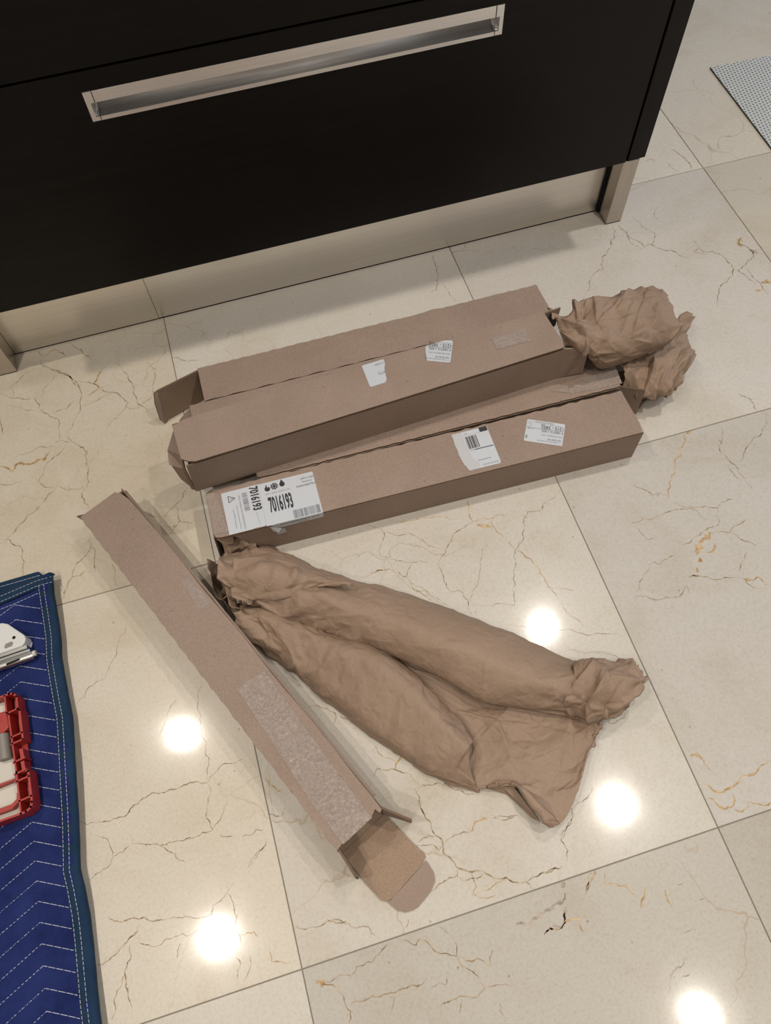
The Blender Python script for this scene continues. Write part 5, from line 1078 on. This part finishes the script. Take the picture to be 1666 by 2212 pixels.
rail([(-0.0095, 0.0385), (-0.013, 0.0385), (-0.013, BT+0.001), (-0.0095, BT+0.001)], -0.16, 0.002, 'steel_rail', M_CHROME)
c_, r_ = (-0.0185, 0.0300), 0.0065
rail([(c_[0]+r_*math.cos(2*math.pi*k/18), c_[1]+r_*math.sin(2*math.pi*k/18)) for k in range(18)], -0.16, 0.004, 'tube', M_CHROME)
c_, r_ = (-0.0170, 0.0330), 0.0046
rail([(c_[0]+r_*math.cos(2*math.pi*k/16), c_[1]+r_*math.sin(2*math.pi*k/16)) for k in range(16)], 0.004, 0.0085, 'end_screw', M_INSERT)
mb = MB(); mb.prism([Rt(x, y, 0.0353) for x, y in ((-0.036, -0.0195), (-0.016, -0.0180), (-0.0145, -0.0195), (-0.016, -0.0212), (-0.036, -0.0225))], (0, 0, 0.0012)); mb.build('slot', M_BLACK, tool)
mb = MB(); mb.prism([Rt(-0.0155+0.0026*math.cos(2*math.pi*k/16), 0.0135+0.0026*math.sin(2*math.pi*k/16), 0.0461) for k in range(16)], (0, 0, 0.0002)); mb.build('screw_hole', M_BLACK, tool)
mb = MB(); mb.prism([Rt(x, y, 0.0461) for x, y in ((-0.030, 0.0), (-0.0315, 0.003), (-0.029, 0.0075), (-0.020, 0.0085), (-0.0175, 0.006), (-0.0195, 0.0012))], (0, 0, 0.0004)); bd_ = mb.build('badge', M_GREYP, tool)

# red organiser case, open, seen along its right rail
case = thing('organiser_case', 'red plastic organiser case with pale insert, lying on the blue blanket', 'case', (-1.0, -0.23, BT))
ZT, ZB = 0.0455, BT+0.0006
Rc = rot2((-0.9205, -0.2300), math.radians(2.2))
def wall(mb, pts, th=0.0022, z0=None, z1=None):
    z0 = ZB if z0 is None else z0; z1 = ZT if z1 is None else z1
    for a, b in zip(pts[:-1], pts[1:]):
        a = Vector((*a, 0)); b = Vector((*b, 0)); d = (b-a).normalized(); nn = Vector((-d.y, d.x, 0))*th/2; e = d*th/2
        mb.prism([Rc((a-e+nn).x, (a-e+nn).y, z0), Rc((b+e+nn).x, (b+e+nn).y, z0), Rc((b+e-nn).x, (b+e-nn).y, z0), Rc((a-e-nn).x, (a-e-nn).y, z0)], (0, 0, z1-z0))
mb = MB()
wall(mb, [(-0.17, 0.0835), (-0.010, 0.0870), (-0.004, 0.0855), (0.0, 0.080), (0.0, 0.060)], 0.0030)
wall(mb, [(0.0, 0.060), (0.0022, 0.058), (0.0022, 0.014)], 0.0030)
mb.build('outer_wall', M_RED, case); mb = MB()
wall(mb, [(0.0022, -0.032), (0.0045, -0.034), (0.0045, -0.078), (0.0025, -0.0845), (-0.005, -0.0885), (-0.17, -0.090)], 0.0030)
mb.build('outer_wall', M_RED, case)
mb = MB(); wall(mb, [(-0.1715, 0.0835), (-0.1735, 0.080), (-0.1735, -0.086), (-0.1715, -0.090)], 0.0030); mb.build('outer_wall', M_RED, case)
mb = MB(); wall(mb, [(-0.0165, 0.0865), (-0.0165, 0.060), (-0.0140, 0.057), (-0.0120, -0.030), (-0.0120, -0.089)], 0.0024); mb.build('inner_wall', M_RED, case)
for y, x1 in ((0.0600, 0.0), (0.0225, 0.0022), (0.0125, 0.0022), (-0.0145, 0.0010), (-0.0315, 0.0022), (-0.0425, 0.0045), (-0.0705, 0.0045)):
    mb = MB(); wall(mb, [(-0.0145, y-0.001), (x1, y+0.001)], 0.0024); mb.build('rib', M_RED, case)
mb = MB(); mb.prism([Rc(x, y, ZB) for x, y in ((-0.0135, 0.085), (0.0, 0.080), (0.0022, 0.014), (-0.0125, 0.014))], (0, 0, 0.003)); mb.build('rail_floor', M_REDDARK, case)
mb = MB(); mb.prism([Rc(x, y, ZB) for x, y in ((-0.0125, 0.014), (-0.001, 0.014), (-0.001, -0.032), (-0.0115, -0.032))], (0, 0, 0.003)); mb.build('rail_floor', M_REDDARK, case)
mb = MB(); mb.prism([Rc(x, y, ZB) for x, y in ((-0.0115, -0.032), (0.0045, -0.034), (0.0025, -0.0845), (-0.005, -0.0885), (-0.0115, -0.089))], (0, 0, 0.003)); mb.build('rail_floor', M_REDDARK, case)
for y in (-0.0006, -0.0190):
    mb = MB(); wall(mb, [(-0.0035, y), (-0.0030, y-0.0115)], 0.0050, ZB, ZT-0.004); mb.build('hinge_block', M_RED, case)
mb = MB(); mb.prism([Rc(x, y, ZB) for x, y in ((-0.17, 0.082), (-0.018, 0.085), (-0.0135, -0.0875), (-0.17, -0.0885))], (0, 0, 0.006)); mb.build('pale_insert', M_INSERT, case)
mb = MB(); mb.prism([Rc(x, y, ZB+0.006) for x, y in ((-0.17, 0.0665), (-0.0185, 0.0655), (-0.0165, 0.040), (-0.026, 0.034), (-0.17, 0.030))], (0, 0, 0.014)); bevel(mb.build('latch_block', M_RED, case), 0.002, 2)
mb = MB(); mb.prism([Rc(x, y, ZB+0.020) for x, y in ((-0.17, 0.060), (-0.027, 0.0585), (-0.027, 0.052), (-0.035, 0.0505), (-0.17, 0.050))], (0, 0, 0.0006)); mb.build('latch_slot', M_REDDARK, case)
mb = MB(); mb.prism([Rc(x, y, ZB+0.006) for x, y in ((-0.17, -0.0490), (-0.0135, -0.0380), (-0.0135, -0.0300), (-0.0165, -0.0295), (-0.0180, -0.0360), (-0.17, -0.0395))], (0, 0, 0.012)); mb.build('crossbar', M_RED, case)
mb = MB(); mb.prism([Rc(x, y, ZB+0.006) for x, y in ((-0.17, -0.0790), (-0.026, -0.0765), (-0.0155, -0.0690), (-0.0145, -0.0575), (-0.0175, -0.0570), (-0.0185, -0.0650), (-0.0260, -0.0700), (-0.17, -0.0725))], (0, 0, 0.012)); mb.build('crossbar', M_RED, case)
mb = MB(); mb.prism([Rc(x, y, ZB+0.006) for x, y in ((-0.17, -0.0895), (-0.030, -0.0885), (-0.036, -0.0850), (-0.17, -0.0860))], (0, 0, 0.010)); mb.build('latch_tab', M_REDDARK, case)
# cylindrical bit holder in the insert
V = []; F = []; n = 20
for k in range(n):
    t = 2*math.pi*k/n
    for y in (0.0335, -0.0040): V.append(Rc(-0.0295+0.0085*math.cos(t), y, ZB+0.0125+0.0085*math.sin(t)))
for k in range(n): F.append([2*k, 2*((k+1) % n), 2*((k+1) % n)+1, 2*k+1])
F += [[2*k for k in range(n)], [2*k+1 for k in range(n)][::-1]]
mesh('bit_holder', V, F, M_GREYP, case)

bpy.data.objects.remove(_tob, do_unlink=True)
